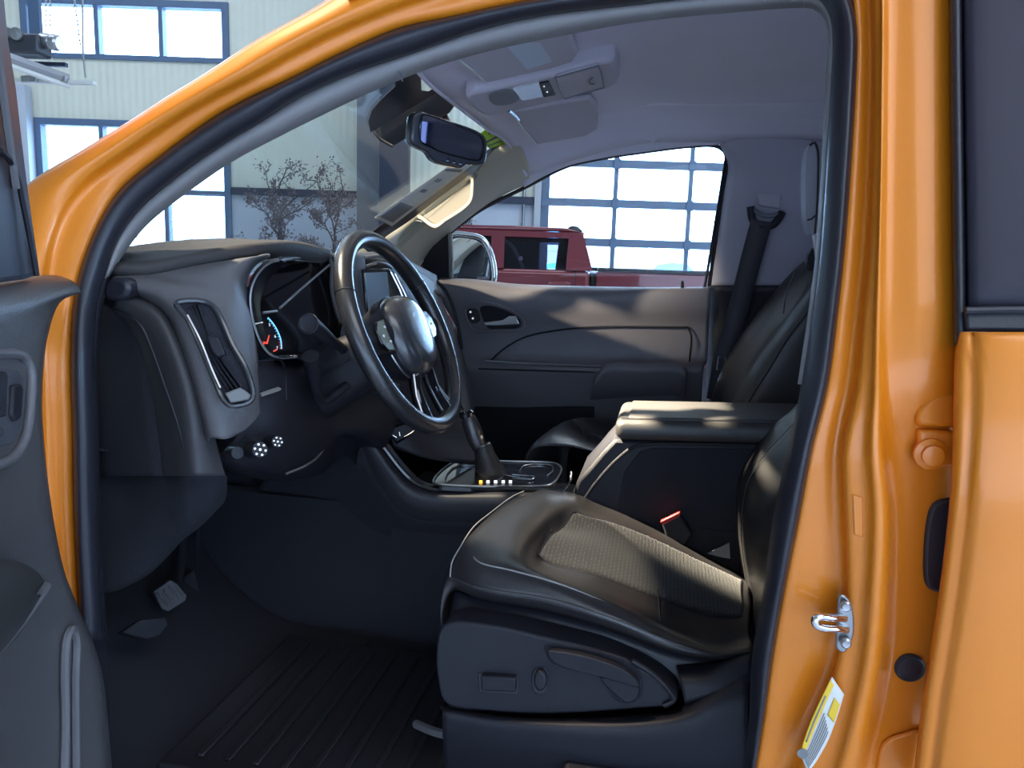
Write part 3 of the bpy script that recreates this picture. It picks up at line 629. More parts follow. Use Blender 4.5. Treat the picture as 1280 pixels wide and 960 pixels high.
# passenger door
DS = [(562,350),(600,351),(650,355),(740,358),(820,359),(888,359)]
rowsd = [[(x, y, -.01) for x, y in DS], [(550,347,.05),(600,350,.05),(650,357,.05),(740,359.5,.05),(820,359.5,.05),(888,359,.05)],
 [(548,352,.085),(600,356,.085),(645,364,.085),(740,366,.085),(820,363,.085),(888,362,.085)],
 [(552,375,.10),(600,375,.10),(645,382,.10),(740,384,.10),(820,384,.10),(888,383,.10)],
 [(570,410,.085),(600,410,.085),(645,412,.08),(740,412,.08),(820,412,.08),(886,412,.08)],
 [(576,445,.08),(600,447,.08),(645,447,.08),(740,449,.08),(820,450,.08),(884,450,.08)],
 [(578,456,.11),(600,458,.11),(645,459,.11),(740,460,.12),(820,460,.14),(880,460,.14)],
 [(580,480,.10),(600,480,.10),(645,482,.10),(740,482,.10),(820,482,.12),(878,482,.12)],
 [(582,530,.06),(600,530,.06),(645,530,.06),(740,530,.06),(820,530,.06),(876,530,.06)],
 [(582,640,.05),(600,640,.05),(645,640,.05),(740,640,.05),(820,640,.05),(874,640,.05)]]
PDP = mat('door_panel_plastic', (.17, .16, .18), .45, bump=.4, bscale=800)
pd = loft('passenger_door_panel', [LQ(r_) for r_ in rowsd], PDP, truck, 60, 70, sharp=180)
def q_(pts, o): return LQ([(x, y, o) for x, y in pts])
tube('handle_bezel', q_([(582,388),(590,379),(610,378),(640,388),(655,400),(654,410),(620,413),(596,414),(588,408)], .105), .005, PDP, pd, 8, n=40, closed=True)
plate('handle_recess', q_([(600,384),(612,382),(638,391),(650,400),(650,408),(610,410),(604,400)], .103), .004, DARKER, pd, .002, n=26)
plate('release_handle', q_([(604,403),(628,400),(636,395),(645,395),(650,406),(628,407),(606,407.5)], .125), .008, CHROME, pd, .003)
sw = plate('lock_switch', q_([(584,387),(596,387),(599,402),(590,404),(585,398)], .108), .004, DARK, pd, .002, n=20)
for (x, y) in ((588, 390), (591, 398)): lathe('mark', Q(x, y, .113), (0, -1, 0), [(0, .001), (.003, .001), (.003, -.001)], WHITE, sw)
tube('insert_seam', q_([(612,452),(630,436),(655,422),(690,414),(740,409),(860,409)], .088), .0028, DARKER, pd, 8, n=40)
tube('insert_seam', q_([(860,409),(864,420),(862,452)], .088), .0028, DARKER, pd, 8, n=14)
tube('trim_strip', q_([(606,451),(650,454),(700,456),(752,458)], .118), .0035, SATIN, pd, 8, n=30)
tube('trim_strip', q_([(598,461),(660,463),(745,465)], .118), .003, DARK, pd, 8, n=30)
arm = loft('armrest', [q_([(745,470),(757,456),(800,455),(852,458),(858,463)], .10), q_([(745,472),(757,456),(800,455),(852,458),(858,463)], .17), q_([(743,478),(757,463),(800,462),(852,464),(857,470)], .18), q_([(740,492),(755,484),(800,482),(850,483),(855,490)], .15), q_([(738,500),(752,500),(800,500),(850,500),(855,500)], .08)], PDP, pd, 40, 20, sharp=180)
tube('lock_pin', [Q(853, 362, .058), Q(853, 351, .058)], [.0065, .004], DARK, pd, 10); lathe('pin_collar', Q(853, 362, .060), (0, -.3, 1), [(.017, -.004), (.019, 0), (.009, .005), (0, .007)], STEEL, pd)
# sail panel, window pane, weatherstrip
sail = plate('mirror_sail', LQ([(524,352,.04),(529,325,.04),(541,307,.04),(562,291,.04),(563,352,.04)]), .02, DARK, truck, .006)
tube('sail_edge', LQ([(563,292,.045),(564,322,.045),(564,353,.045)]), .008, SATIN, sail, 8)
wt_ = LQ([(x, y, .0) for x, y in [(560,295),(600,264),(655,236),(710,208),(800,190),(893,182),(908,200)]]); wb_ = LQ([(x, y, 0) for x, y in [(560,353),(600,354),(655,358),(710,360),(800,361),(870,361),(886,361)]])
loft('passenger_window', [wt_, wb_], GLW, truck, 30, 6, solid=.004)
tube('window_seal', LQ([(x, y, .012) for x, y in [(560,293),(600,263),(655,235),(710,207.5),(760,196.5),(800,190.5),(865,182.5),(895,182.5),(906,190),(908.5,206),(900,262),(889,340),(886,362)]]), .006, RUB, truck, 8, n=80)
tube('window_seal', LQ([(x, y, .02) for x, y in [(907,200),(897,262),(885,335),(880,362)]]), .0045, RUB, truck, 8, n=30)
# outside mirror
MO = [(561,296),(588,294),(603,299),(611,311),(617,332),(617,352),(610,362),(561,364)]
ml = 2.68
mh = plate('side_mirror', [P(x, y, ml) for x, y in MO], .11, DARK, truck, .02, n=44, axis=V((-.6, .8, 0)), segs=4)
tube('mirror_rim', [P(x, y, ml-.005) for x, y in MO], .010, CHROME, mh, 10, n=60, closed=True)
plate('mirror_glass', [P(x, y, ml-.008) for x, y in [(565,300),(586,298),(600,303),(607,313),(612,332),(612,348),(606,357),(565,358)]], .006, MIRR, mh, .001, n=44, axis=V((-.62, .78, .06)))
# centre pillar lining, passenger side
RW = [150, 180, 205, 240, 280, 320, 358]
def edge(y): return 891+18*max(0, min(1, (y-165)/35)) if y < 200 else 910-(y-200)*.137
pcols = [(0, .0), (2, .035), (10, .06), (20, .072), (40, .075), (70, .075), (100, .075), (140, .06), (200, .04)]
cv = [[Q(edge(y)+dx, y, o_) for y in RW] for dx, o_ in pcols]
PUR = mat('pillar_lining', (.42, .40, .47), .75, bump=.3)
pl2 = loft('passenger_pillar_lining', cv, PUR, truck, 30, 30, sharp=180)
cv = [[Q(edge(358)+dx-(y-358)*.02, y, o_+.004) for y in (357, 362, 400, 460, 520, 660)] for dx, o_ in [(-4, .02), (4, .07), (20, .09), (60, .09), (120, .09), (220, .05)]]
loft('lower_pillar_lining', cv, DARK, truck, 30, 24, sharp=180)
plate('belt_height_cover', LQ([(946,240,.085),(978,243,.085),(976,262,.09),(948,258,.09)]), .02, PUR, pl2, .006)
bg = tube('belt_guide', LQ([(938,258,.10),(941,275,.11),(950,282,.115),(966,281,.115),(974,272,.11),(977,266,.10)]), .011, DARK, truck, 10, n=30)
tube('belt_guide_bar', LQ([(940,262,.105),(958,270,.11),(976,267,.105)]), .006, COLM, bg, 8, n=16)
def strap(name, pts, w, m, par):      # flat webbing
    c = spl(pts, 24); a = []; b = []
    for i, p in enumerate(c):
        t_ = (c[min(i+1, 23)]-c[max(i-1, 0)]).normalized(); s_ = t_.cross(V((0, 1, 0))).normalized()*w/2; a.append(p+s_); b.append(p-s_)
    return loft(name, [a, b], m, par, 24, 3, solid=.002)
strap('seat_belt', LQ([(952,276,.125),(940,320,.13),(922,390,.14),(905,450,.14),(895,500,.13)]), .058, mat('belt_webbing', (.05, .048, .06), .7), truck)
bk = tube('belt_stop', LQ([(898,446,.15),(907,447,.15),(905,462,.15),(896,462,.15)]), .0018, SATIN, truck, 6, closed=True)
# rear passenger door area, back wall with window: closes the cab behind the seats
box('floor_pan', (.1, 1.68, .53), (2.9, 1.5, .04), DARKER, truck)
box('firewall', (-1.25, 1.68, .85), (.04, 1.5, .66), DARKER, truck)
box('rear_bulkhead', (1.45, 1.68, .95), (.04, 1.5, .85), DARKER, truck)
loft('rear_glass', [[V((1.45, 1.1, 1.36)), V((1.42, 1.15, 1.8))], [V((1.47, 1.68, 1.36)), V((1.44, 1.68, 1.82))], [V((1.45, 2.3, 1.36)), V((1.42, 2.25, 1.8))]], GLT, truck, 6, 8)
box('passenger_kick_panel', (-.75, 2.44, .80), (1.1, .03, .54), DARKER, truck)
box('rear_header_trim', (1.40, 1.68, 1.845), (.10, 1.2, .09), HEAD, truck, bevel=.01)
box('rear_side_panel', (.95, 2.36, .95), (.95, .06, .85), DARK, truck)
box('rear_driver_panel', (.85, 1.0, .95), (1.2, .06, .85), DARK, truck)
loft('rear_driver_glass', [[V((.42, 1.0, 1.36)), V((1.45, 1.0, 1.36))], [V((.42, 1.13, 1.8)), V((1.42, 1.13, 1.8))]], GLT, truck, 6, 4)
bp_ = loft('center_pillar_lining', [[V((.2, .97, .55)), V((.2, .99, 1.2)), V((.2, 1.02, 1.4)), V((.22, 1.12, 1.82))], [V((.46, .97, .55)), V((.46, .99, 1.2)), V((.46, 1.02, 1.4)), V((.44, 1.12, 1.82))]], TRIM, truck, 20, 4)
box('sill_plate', (-.22, .93, .60), (1.0, .14, .06), DARK, truck, bevel=.015)
# ================================================================== THE AMBER PICKUP: CABIN
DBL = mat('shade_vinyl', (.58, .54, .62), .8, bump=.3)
# overhead console and sun visors
oc_out = [(582,122),(590,117),(610,113),(695,94),(750,79),(765,77),(771,84),(773,95),(770,106),(760,111),(707,124),(645,139),(622,145),(605,145),(592,138),(584,129)]
oc = plate('overhead_console', LH([(x, y, .030) for x, y in oc_out]), .045, DBL, truck, .010, n=70, axis=V((0, 0, 1)), segs=3)
plate('storage_lid', LH([(x, y, .034) for x, y in [(694,97),(748,82),(752,92),(755,109),(706,123),(699,110)]]), .006, DBL, oc, .002, axis=V((0, 0, 1)))
tube('lid_seam', LH([(x, y, .034) for x, y in [(748,82),(752,92),(755,109),(706,123),(699,110),(694,97)]]), .0016, COLM, oc, 6, closed=True)
tube('finger_notch', LH([(741,97,.037),(737,100,.037),(738,105,.037),(743,105,.037)]), .0015, COLM, oc, 6, n=10)
plate('lamp_lens', LH([(641,111,.033),(674,103,.033),(679,121,.033),(652,126,.033)]), .004, mat('lamp_lens_cover', (.55, .55, .6), .2), oc, .001, axis=V((0, 0, 1)))
plate('lamp_switch', LH([(674,105,.035),(686,103,.035),(694,119,.035),(680,122,.035)]), .004, DARK, oc, .001, axis=V((0, 0, 1)))
for (x, y) in ((680, 108), (684, 115)): lathe('mark', H(x, y, .036), (0, 0, -1), [(0, .0012), (.0016, .0012), (.0016, -.001)], WHITE, oc)
plate('front_recess', LH([(x, y, .032) for x, y in [(612,119),(622,114),(638,112),(648,126),(640,130),(622,132),(614,128)]]), .004, COLM, oc, .001, axis=V((0, 0, 1)), n=24)
sv = plate('driver_sun_visor', LH([(x, y, .022) for x, y in [(566,70),(632,46),(710,34),(717,50),(722,68),(716,78),(690,86),(660,93),(610,104),(598,98)]]), .014, DBL, truck, .006, axis=V((0, 0, 1)), segs=3)
VLB = mat('visor_sticker', (.62, .70, .82), .6)
l1 = plate('warning_sticker', LH([(632,56,.0235),(670,46,.0235),(690,77,.0235),(659,87,.0235)]), .001, VLB, sv, 0, axis=V((0, 0, 1)))
sv2 = plate('passenger_sun_visor', LH([(x, y, .02) for x, y in [(640,141),(690,131),(738,124),(745,132),(747,150),(745,163),(732,171),(700,176),(671,181),(655,163)]]), .014, DBL, truck, .006, axis=V((0, 0, 1)), segs=3)
plate('warning_sticker', LH([(697,149,.0215),(721,142,.0215),(726,166,.0215),(706,172,.0215)]), .001, VLB, sv2, 0, axis=V((0, 0, 1)))
tube('visor_edge', LH([(640,141,.022),(655,163,.022),(671,181,.022)]), .0022, PAPER, sv2, 6)
tube('visor_edge', LH([(572,73,.024),(590,88,.024),(606,102,.024)]), .0022, PAPER, sv, 6)
tube('visor_hinge', LH([(636,138,.03),(642,143,.03),(648,150,.03)]), .004, SATIN, sv2, 8)
def PL(pts, p0, n):                     # flat outline on the plane through p0
    n = V(n); o_ = []
    for x, y in pts:
        d_ = ray(x, y); o_.append(EYE+d_*((p0-EYE).dot(n)/d_.dot(n)))
    return o_
# sensor cover behind the mirror
scv = plate('sensor_cover', [P(x, y, 1.64) for x, y in [(465,163),(557,104),(566,116),(570,130),(562,141),(530,160),(492,182),(474,173)]], .06, DARK, truck, .002, axis=ray(505, 150).normalized(), segs=3)
tube('cover_lip', [P(466,164,1.62), P(475,174,1.62), P(491,183,1.62)], .003, DARK, scv, 8)
#plate('cover_end_cap', [P(x, y, 1.63) for x, y in [(561,128),(571,128),(573,136),(560,145),(553,146)]], .03, TRIM, scv, .004, axis=V((-.75, .65, 0)))
wst = [WS(x, y, .008) for x, y in [(464,165),(461,152),(466,137),(477,124),(495,107),(495,96),(526,90),(527,113),(536,114),(548,106),(556,106),(558,109),(512,136)]]
plate('sensor_mask', wst, .003, RUB, ws, 0, axis=V((-.8, .6, 0)), smooth=False)
# rear view mirror
def mlat(px, o=0): return 1.55+(px-515)/95*.15-o
MRR = [(518,143),(524,139),(532,140),(565,151),(599,164),(607,170),(610,180),(607,204),(600,206),(584,206),(578,210),(565,208),(550,204),(542,199),(537,191),(518,181),(514,174),(515,160)]
rm = plate('rear_view_mirror', [P(x, y, mlat(x, -(y-172)*.00012)) for x, y in MRR], .028, mat('mirror_shell', (.05, .055, .07), .25, coat=.5), truck, .007, n=70, segs=4)
mg = [(528,144.5),(537,145),(567,156),(600,170),(604,177),(601,199),(592,200),(566,194),(550,189),(540,184),(526,176)]
mn = None
plate('mirror_glass', PL(mg, P(560, 172, mlat(560, .004)), (.777, -.625, -.078)), .002, MIRR, rm, 0, n=0, smooth=False)
tube('glass_rim', [P(x, y, mlat(x, .003-(y-172)*.00012)) for x, y in mg], .0018, GLOSS, rm, 6, closed=True, n=60)
for i, (x, y) in enumerate([(559, 199.5), (567, 202), (575, 203.5)]):
    b = plate('button', [P(x+dx, y+dy, mlat(x, -.003)) for dx, dy in [(-3.2,-2.8),(2.6,-2),(3.2,2.6),(-2.2,2.2)]], .002, DARK, rm, .0008)
    tube('button_light', [P(x+dx, y+dy, mlat(x, -.002)) for dx, dy in [(-2.6,-2),(-2.6,1.4),(2.2,1.8)]], .0008, VLB, rm, 5)
tube('mirror_stem', [P(560, 170, 1.63), P(556, 150, 1.66), P(545, 130, 1.70)], .011, DARK, rm, 10)
# papers on the glass
sh = gridmesh('price_sheet', [[WS(*mixp(mixp((468,272), (490,283), v), mixp((566,204), (592,205), v), u), .02) for v in (0, .33, .66, 1)] for u in [k/10 for k in range(11)]], PAPER, None, solid=.0006)
tag(sh, 'long white paper sheet taped along the far edge of the windscreen', 'paper sheet')
def shq(u0, u1, v0, v1, o=.0215): return [[WS(*mixp(mixp((468,272), (490,283), v), mixp((566,204), (592,205), v), u), o) for v in (v0, v1)] for u in [u0+(u1-u0)*k/4 for k in range(5)]]
gridmesh('print_block', shq(.04, .30, .15, .85), PRINT, sh, solid=.0002); gridmesh('print_block', shq(.86, .90, .1, .9), PRINT, sh, solid=.0002)
for u in (.5, .68): gridmesh('print_block', shq(u, u+.05, .3, .55), PRINT, sh, solid=.0002)
ns = gridmesh('neon_sheet', [[WS(*mixp(mixp((596,170), (612,186), v), mixp((622,151), (644,176), v), u), .02) for v in (0, .5, 1)] for u in (0, .25, .5, .75, 1)], NEON, None, solid=.0006)
tag(ns, 'neon green printed sheet at the top far corner of the windscreen', 'paper sheet')
def nsq(u0, u1, v0, v1): return [[WS(*mixp(mixp((596,170), (612,186), v), mixp((622,151), (644,176), v), u), .0215) for v in (v0, v1)] for u in (u0, (u0+u1)/2, u1)]
gridmesh('print_stripe', nsq(0, 1, .52, .62), PRINT, ns, solid=.0002); gridmesh('print_stripe', nsq(.4, .7, .2, .3), PRINT, ns, solid=.0002); gridmesh('print_stripe', nsq(0, 1, .8, .84), PRINT, ns, solid=.0002)

# ------------------------------------------------ dashboard
K = [[(136,352,1.02),(150,362,1.01),(190,380,1.0),(208,396,1.0),(224,430,.99),(236,466,.99),(246,500,.99),(258,552,1.0)],
 [(141,346,.99),(160,356,.985),(200,371,.98),(217,387,.972),(232,425,.968),(243,460,.968),(252,495,.97),(264,547,.98)],
 [(150,343,1.0),(176,350,.99),(216,366,.985),(238,384,.98),(252,420,.975),(264,458,.975),(273,500,.978),(280,549,.985)],
 [(190,341,1.02),(224,350,1.02),(256,362,1.02),(276,385,1.015),(288,424,1.01),(298,460,1.01),(306,498,1.01),(302,541,1.02)],
 [(250,330,1.07),(270,338,1.06),(286,352,1.06),(294,375,1.055),(304,410,1.05),(312,448,1.05),(318,486,1.05),(318,528,1.05)],
 [(335,319,1.15),(315,328,1.13),(304,345,1.11),(303,368,1.10),(311,398,1.09),(318,436,1.09),(324,476,1.09),(326,516,1.08)],
 [(337,322,1.18),(320,332,1.17),(310,348,1.16),(309,370,1.15),(316,397,1.14),(322,436,1.14),(326,476,1.14),(328,516,1.14)]]
dash = loft('dashboard', [L(c) for c in K], DASH, truck, 60, 60, sharp=180)
B = [[(140,346,1.02),(180,346,1.04),(230,337,1.08),(290,324,1.14),(337,320,1.21),(349,326,1.24)],
 [(139,341,.99),(180,342,1.01),(230,332,1.05),(290,319,1.11),(340,314,1.2),(375,318,1.32),(409,324,1.47)],
 [(143,334,.985),(183,333,1.01),(230,324,1.045),(290,312,1.11),(343,307,1.2),(380,310,1.33),(411,317,1.47)],
 [(152,327,1.02),(183,323,1.04),(230,316,1.08),(290,307,1.14),(345,303,1.23),(380,305,1.36),(411,314,1.5)]]
B = [L(c) for c in B]
top = [p+V((-.16, .02, -.005)) for p in B[3]]; top2 = [V((-1.13, .95+.12*k, 1.30)) for k in range(7)]
TOPM = mat('pad_vinyl', (.055, .05, .05), .65, spec=.25, bump=.4, bscale=800)
loft('top_pad', B+[[p.lerp(p+V((-.10, .0, .0)), .6) for p in B[3]], top, top2], TOPM, dash, 60, 50, sharp=180)
loft('top_pad', [[V((-1.13, 1.4, 1.30)), V((-1.14, 1.9, 1.30)), V((-1.12, 2.38, 1.30))], [V((-.80, 1.5, 1.40)), V((-.80, 1.9, 1.41)), V((-.86, 2.36, 1.39))], [P(430,318,1.55), P(490,318,1.9), P(545,345,2.30)], [P(430,326,1.50), P(490,328,1.86), P(546,352,2.30)], [P(434,345,1.5), P(500,350,1.87), P(555,372,2.3)]], DASH, dash, 40, 30, sharp=180)
# door side rim of the dash, its shade put into a darker plastic, and dark end
R_ = [[(118,372,1.05),(118,420,1.05),(118,500,1.05),(118,560,1.05),(118,595,1.05)],
 [(140,386,1.02),(165,412,1.02),(185,470,1.02),(200,560,1.02),(203,595,1.02)],
 [(142,383,.99),(176,405,.985),(196,450,.985),(218,525,.985),(228,595,.99)],
 [(145,372,.985),(190,390,.98),(212,428,.975),(232,490,.975),(246,595,.985)],
 [(150,364,1.0),(198,386,.99),(222,425,.985),(244,490,.985),(262,595,1.0)],
 [(154,362,1.03),(206,392,1.02),(230,430,1.01),(256,500,1.01),(282,595,1.03)]]
loft('end_panel', [L(c) for c in R_[:2]], DARKER, dash, 40, 6)
loft('end_rim', [L(c) for c in R_[1:]], mat('shaded_rim_plastic', (.05, .048, .052), .45, bump=.4, bscale=900), dash, 50, 50, sharp=180)
tube('rim_seam', L([(140,386,.995),(158,392,.985),(176,407,.983),(187,430,.983),(205,480,.983),(222,530,.983),(234,575,.985)]), .0015, RUB, dash, 6, n=40)
plate('rubber_stop', L([(130,353,.965),(141,347,.965),(156,351,.965),(161,360,.965),(156,371,.965),(140,376,.965),(130,372,.965)]), .05, RUB, dash, .006, n=24)
plate('side_demister', L([(168,355,1.002),(187,356,1.0),(238,366,1.005),(232,369,1.0),(202,367,.985),(180,360,.985)]), .003, RUB, dash, .0008)
# air vent
vo = [(221,379,.968),(250,376,.985),(266,382,.99),(277,400,.985),(290,430,.98),(307,460,.98),(316,492,.98),(312,502,.975),(288,507,.958),(279,499,.955),(268,475,.957),(236,402,.960)]
vent = plate('air_vent', L([(x, y, l+.003) for x, y, l in vo]), .006, DARKER, dash, .002, n=60)
tube('vent_rim', L(vo), .0042, mat('vent_bezel', (.035, .036, .042), .25, coat=.5), vent, 8, n=80, closed=True)
def vb(a, b): return mixp(a, b, 0)
for k in range(4):
    x0, y0 = mixp((231, 384), (244, 381), k/3); x1, y1 = mixp((284, 492), (300, 487), k/3)
    loft('vent_vane', [L([(x0, y0, .982), (x0+.38*(x1-x0)-2, y0+.5*(y1-y0), .974), (x1, y1, .97)]), L([(x0+3.0, y0-.5, .972), (x0+.38*(x1-x0)+2.5, y0+.5*(y1-y0), .964), (x1+3.4, y1-.5, .961)])], DARK, vent, 16, 3, solid=.0015)
plate('vent_tab', L([(257,420,.955),(272,420,.957),(282,443,.957),(272,447,.952),(266,440,.950)]), .008, DARK, vent, .002)
tube('vent_highlight_edge', L([(234,394,.957),(250,425,.953),(264,460,.951),(275,485,.950)]), .002, SATIN, vent, 6, n=20)  # satin strip added as the blue glint along the vent edge
plate('vent_wheel', L([(281,492,.951),(290,488,.955),(301,484,.961),(314,494,.967),(311,500,.965),(288,504,.951)]), .006, mat('vent_pull', (.16, .16, .16), .45), vent, .002)
# knee panel and headlamp knobs
KN = [[(313,454,1.14),(352,452,1.20),(385,455,1.3),(425,462,1.42),(470,470,1.5),(500,480,1.56)],
 [(314,460,1.08),(352,462,1.14),(385,470,1.26),(425,480,1.4),(470,500,1.47),(500,510,1.54)],
 [(318,490,1.07),(352,495,1.12),(385,500,1.24),(425,510,1.38),(465,520,1.46),(495,530,1.54)],
 [(300,540,1.05),(345,530,1.10),(385,530,1.22),(420,535,1.36),(455,545,1.45),(480,560,1.54)],
 [(272,575,1.05),(330,582,1.10),(365,588,1.20),(400,572,1.32),(425,545,1.42),(450,560,1.54)],
 [(280,590,1.15),(330,600,1.2),(370,600,1.3),(405,590,1.42),(430,570,1.5),(450,590,1.58)]]
kp = loft('knee_panel', [L(c) for c in KN], DARK, dash, 40, 40, sharp=180)
tube('panel_seam', L([(313,470,1.068),(313,459,1.074),(318,454,1.09),(352,451.5,1.155),(356,470,1.145),(358,500,1.13)]), .0015, RUB, dash, 6, n=30)
plate('panel_pull', L([(325,491,1.075),(348,483,1.105),(353,486,1.11),(349,489,1.105),(328,496,1.075)]), .006, mat('pull_lip', (.16, .15, .14), .4), kp, .001)
tube('lower_edge', L([(358,592,1.17),(380,583,1.22),(398,570,1.30),(408,556,1.35),(421,540,1.41)]), .0022, DASH, kp, 8, n=24)
def knob(name, px, py, lat, r, par):
    c = P(px, py, lat); ax = V((.75, -.62, .22)).normalized()
    k = lathe(name, c, ax, [(r*1.1, -.035), (r, -.004), (r*.93, 0), (0, .0)], DARK, par)
    a = ax.orthogonal().normalized(); b = ax.cross(a)
    for i in range(6):
        t_ = i*1.05; q = c+(a*math.cos(t_)+b*math.sin(t_))*r*.66+ax*.001
        lathe('icon', q, ax, [(0, .0008), (r*.14, .0006), (r*.14, -.0005)], WHITE, k, 8)
    lathe('icon', c+ax*.0008, ax, [(0, .0008), (r*.16, .0006), (r*.16, -.0005)], WHITE, k, 8); return k
knob('headlamp_knob', 325, 562, 1.02, .0125, kp); knob('dimmer_knob', 347, 552, 1.045, .0095, kp)
lathe('trip_button', P(297, 566, 1.01), V((.75, -.62, .22)), [(.010, -.03), (.009, 0), (0, .001)], DARK, kp)
# instrument cluster
co = [(349,325),(337,329),(321,346),(314,367),(316,397),(326,427),(338,443),(350,447),(372,446)]
def cl(o): return [P(x+(o*120 if o > .0 else 0)*.0, y, 1.17+o) for x, y in co]
ci = [(352,330),(342,336),(331,350),(326,370),(328,397),(335,425),(343,438),(352,442),(374,442)]
ct = [(349,325,1.24),(372,321,1.32),(400,317,1.44),(411,320,1.48),(415,332,1.49),(415,360,1.48),(421,388,1.47),(427,404,1.46)]
hood = loft('instrument_hood', [[P(x-5, y+(-3 if i < 3 else 0), 1.135) for i, (x, y) in enumerate(co)], [P(x-2, y-1, 1.12) for x, y in co], [P(x, y, 1.13) for x, y in co], [P(x+4, y+2, 1.19) for x, y in co], [P(x+14, y+6, 1.30) for x, y in co]], GLOSS, dash, 60, 24, sharp=180)
tube('hood_rim', [P(x-.5, y, 1.122) for x, y in co], .0022, SATIN, hood, 8, n=60)
tube('hood_rim', L(ct), .005, DASH, hood, 10, n=50)
loft('hood_roof', [L([(345,322,1.22),(372,317,1.31),(400,314,1.42),(411,318,1.46)]), L([(352,340,1.40),(372,335,1.46),(395,330,1.52),(410,326,1.54)])], DARK, hood, 24, 6)
clb = plate('cluster_face', L([(330,335,1.30),(412,324,1.52),(428,404,1.50),(420,452,1.42),(345,452,1.28),(322,400,1.26)]), .004, GLOSS, hood, 0)
tube('lens_edge_and_glint', L([(350,385,1.18),(380,358,1.32),(412,331,1.47)]), .0022, DASH, hood, 8)
tube('lens_edge_and_glint', L([(329,391,1.13),(346,389,1.17)]), .002, SATIN, hood, 6)  # short satin bar stands in for a highlight on the lens
arc = L([(335,397,1.245),(341,404,1.245),(347,414,1.25),(351,425,1.25),(352,436,1.25)])
BLUEL = mat('gauge_blue', (.2, .6, 1), .5, emit=(.15, .5, 1), estr=1.5)
ga_ = tube('tachometer', arc, .0011, BLUEL, hood, 6, n=40)
sa = spl(arc, 12)
for k, p in enumerate(sa): tube('tick', [p, p+(P(330, 425, 1.245)-p).normalized()*.0035], .0005, BLUEL if k < 9 else REDL, ga_, 5)
for s_, x, y, m_ in (('5', 337, 406, WHITE), ('6', 344, 420.5, WHITE), ('7', 346.5, 435, WHITE)): text('numeral', s_, P(x, y, 1.243), V((.35, .93, 0)), V((-.2, 0, 1)), .0075, m_, ga_)
tube('needle', L([(331,436,1.24),(334,428,1.24),(336.5,419,1.24)]), [.0014, .0012, .0006], REDL, ga_, 6)
tube('red_zone', L([(342,439,1.243),(346,437,1.243)]), .0010, REDL, ga_, 6)
text('numeral', '-', P(327, 402, 1.243), V((.35, .93, 0)), V((0, 0, 1)), .02, WHITE, ga_)
# dash between cluster and centre stack, centre screen
loft('stack_surround', [L([(412,318,1.50),(416,332,1.50),(417,362,1.49),(424,392,1.47),(436,420,1.46),(450,460,1.46)]), L([(418,316,1.49),(424,332,1.48),(427,362,1.46),(436,395,1.45),(448,420,1.45),(460,460,1.46)]), L([(440,316,1.52),(444,332,1.52),(446,362,1.51),(452,395,1.50),(460,420,1.50),(470,460,1.50)]), L([(456,320,1.57),(457,335,1.56),(457,362,1.55),(462,395,1.54),(468,420,1.54),(474,460,1.54)])], DASH, dash, 30, 24, sharp=180)
stk = loft('centre_stack', [L([(455,322,1.58),(457,345,1.57),(459,385,1.56),(466,430,1.56),(474,480,1.56),(482,520,1.56),(492,560,1.57)]), L([(470,320,1.62),(480,330,1.62),(486,385,1.61),(494,430,1.60),(502,480,1.60),(512,530,1.60),(530,572,1.6)]), L([(492,324,1.74),(508,345,1.73),(520,388,1.72),(530,430,1.72),(540,480,1.72),(562,540,1.72),(590,580,1.72)]), L([(508,335,1.84),(524,360,1.83),(540,400,1.82),(552,440,1.82),(566,490,1.82),(606,555,1.82),(622,580,1.82)])], DARK, dash, 40, 30, sharp=180)
tube('stack_top_edge', L([(456,322,1.56),(470,320,1.58),(484,323,1.64),(497,332,1.7)]), .004, TRIM, stk, 8, n=20)
tube('stack_top_edge', L([(458,333,1.545),(470,329,1.56),(484,331,1.62),(494,340,1.68)]), .0035, SATIN, stk, 8, n=20)
DP0 = P(470,360,1.56); DN = V((.9, -.40, .16))
scr_b = plate('display_bezel', PL([(454,336),(487,335),(514,388),(459,392)], DP0, DN), .008, GLOSS, stk, .003)
plate('display', PL([(456,341),(484,340),(488,380),(461,388)], DP0+DN*.003, DN), .003, SCREEN, scr_b, .001)
tube('chrome_edge', L([(489,340,1.585),(500,362,1.588),(510,388,1.59)]), .0022, CHROME, scr_b, 6); tube('chrome_edge', L([(494,342,1.595),(505,364,1.598),(515,386,1.60)]), .0018, CHROME, scr_b, 6)
plate('side_vent', L([(499,352,1.63),(505,356,1.64),(520,383,1.66),(519,388,1.66),(512,386,1.65)]), .006, mat('pale_vent', (.4, .5, .6), .3, .3), stk, .002)
plate('stack_buttons', L([(460,400,1.53),(505,395,1.58),(520,440,1.60),(475,450,1.545)]), .005, GLOSS, stk, .002)
# passenger side of the dash
loft('passenger_dash', [L([(508,335,1.86),(528,340,2.1),(548,354,2.31)]), L([(520,358,1.84),(538,368,2.08),(556,385,2.30)]), L([(536,400,1.83),(552,405,2.06),(570,412,2.29)]), L([(552,440,1.83),(565,440,2.06),(578,440,2.30)]), L([(575,500,1.84),(585,500,2.06),(592,495,2.32)]), L([(612,575,1.84),(600,560,2.1),(590,550,2.34)])], DASH, dash, 30, 40, sharp=180)
tube('dash_end_seal', L([(546,352,2.29),(557,362,2.28),(566,382,2.27),(573,410,2.27),(577,436,2.28)]), .006, RUB, dash, 8, n=30)
plate('end_cap_clip', L([(563,407,2.26),(569,406,2.26),(571,411,2.26),(565,412,2.26)]), .004, STEEL, dash, .001)
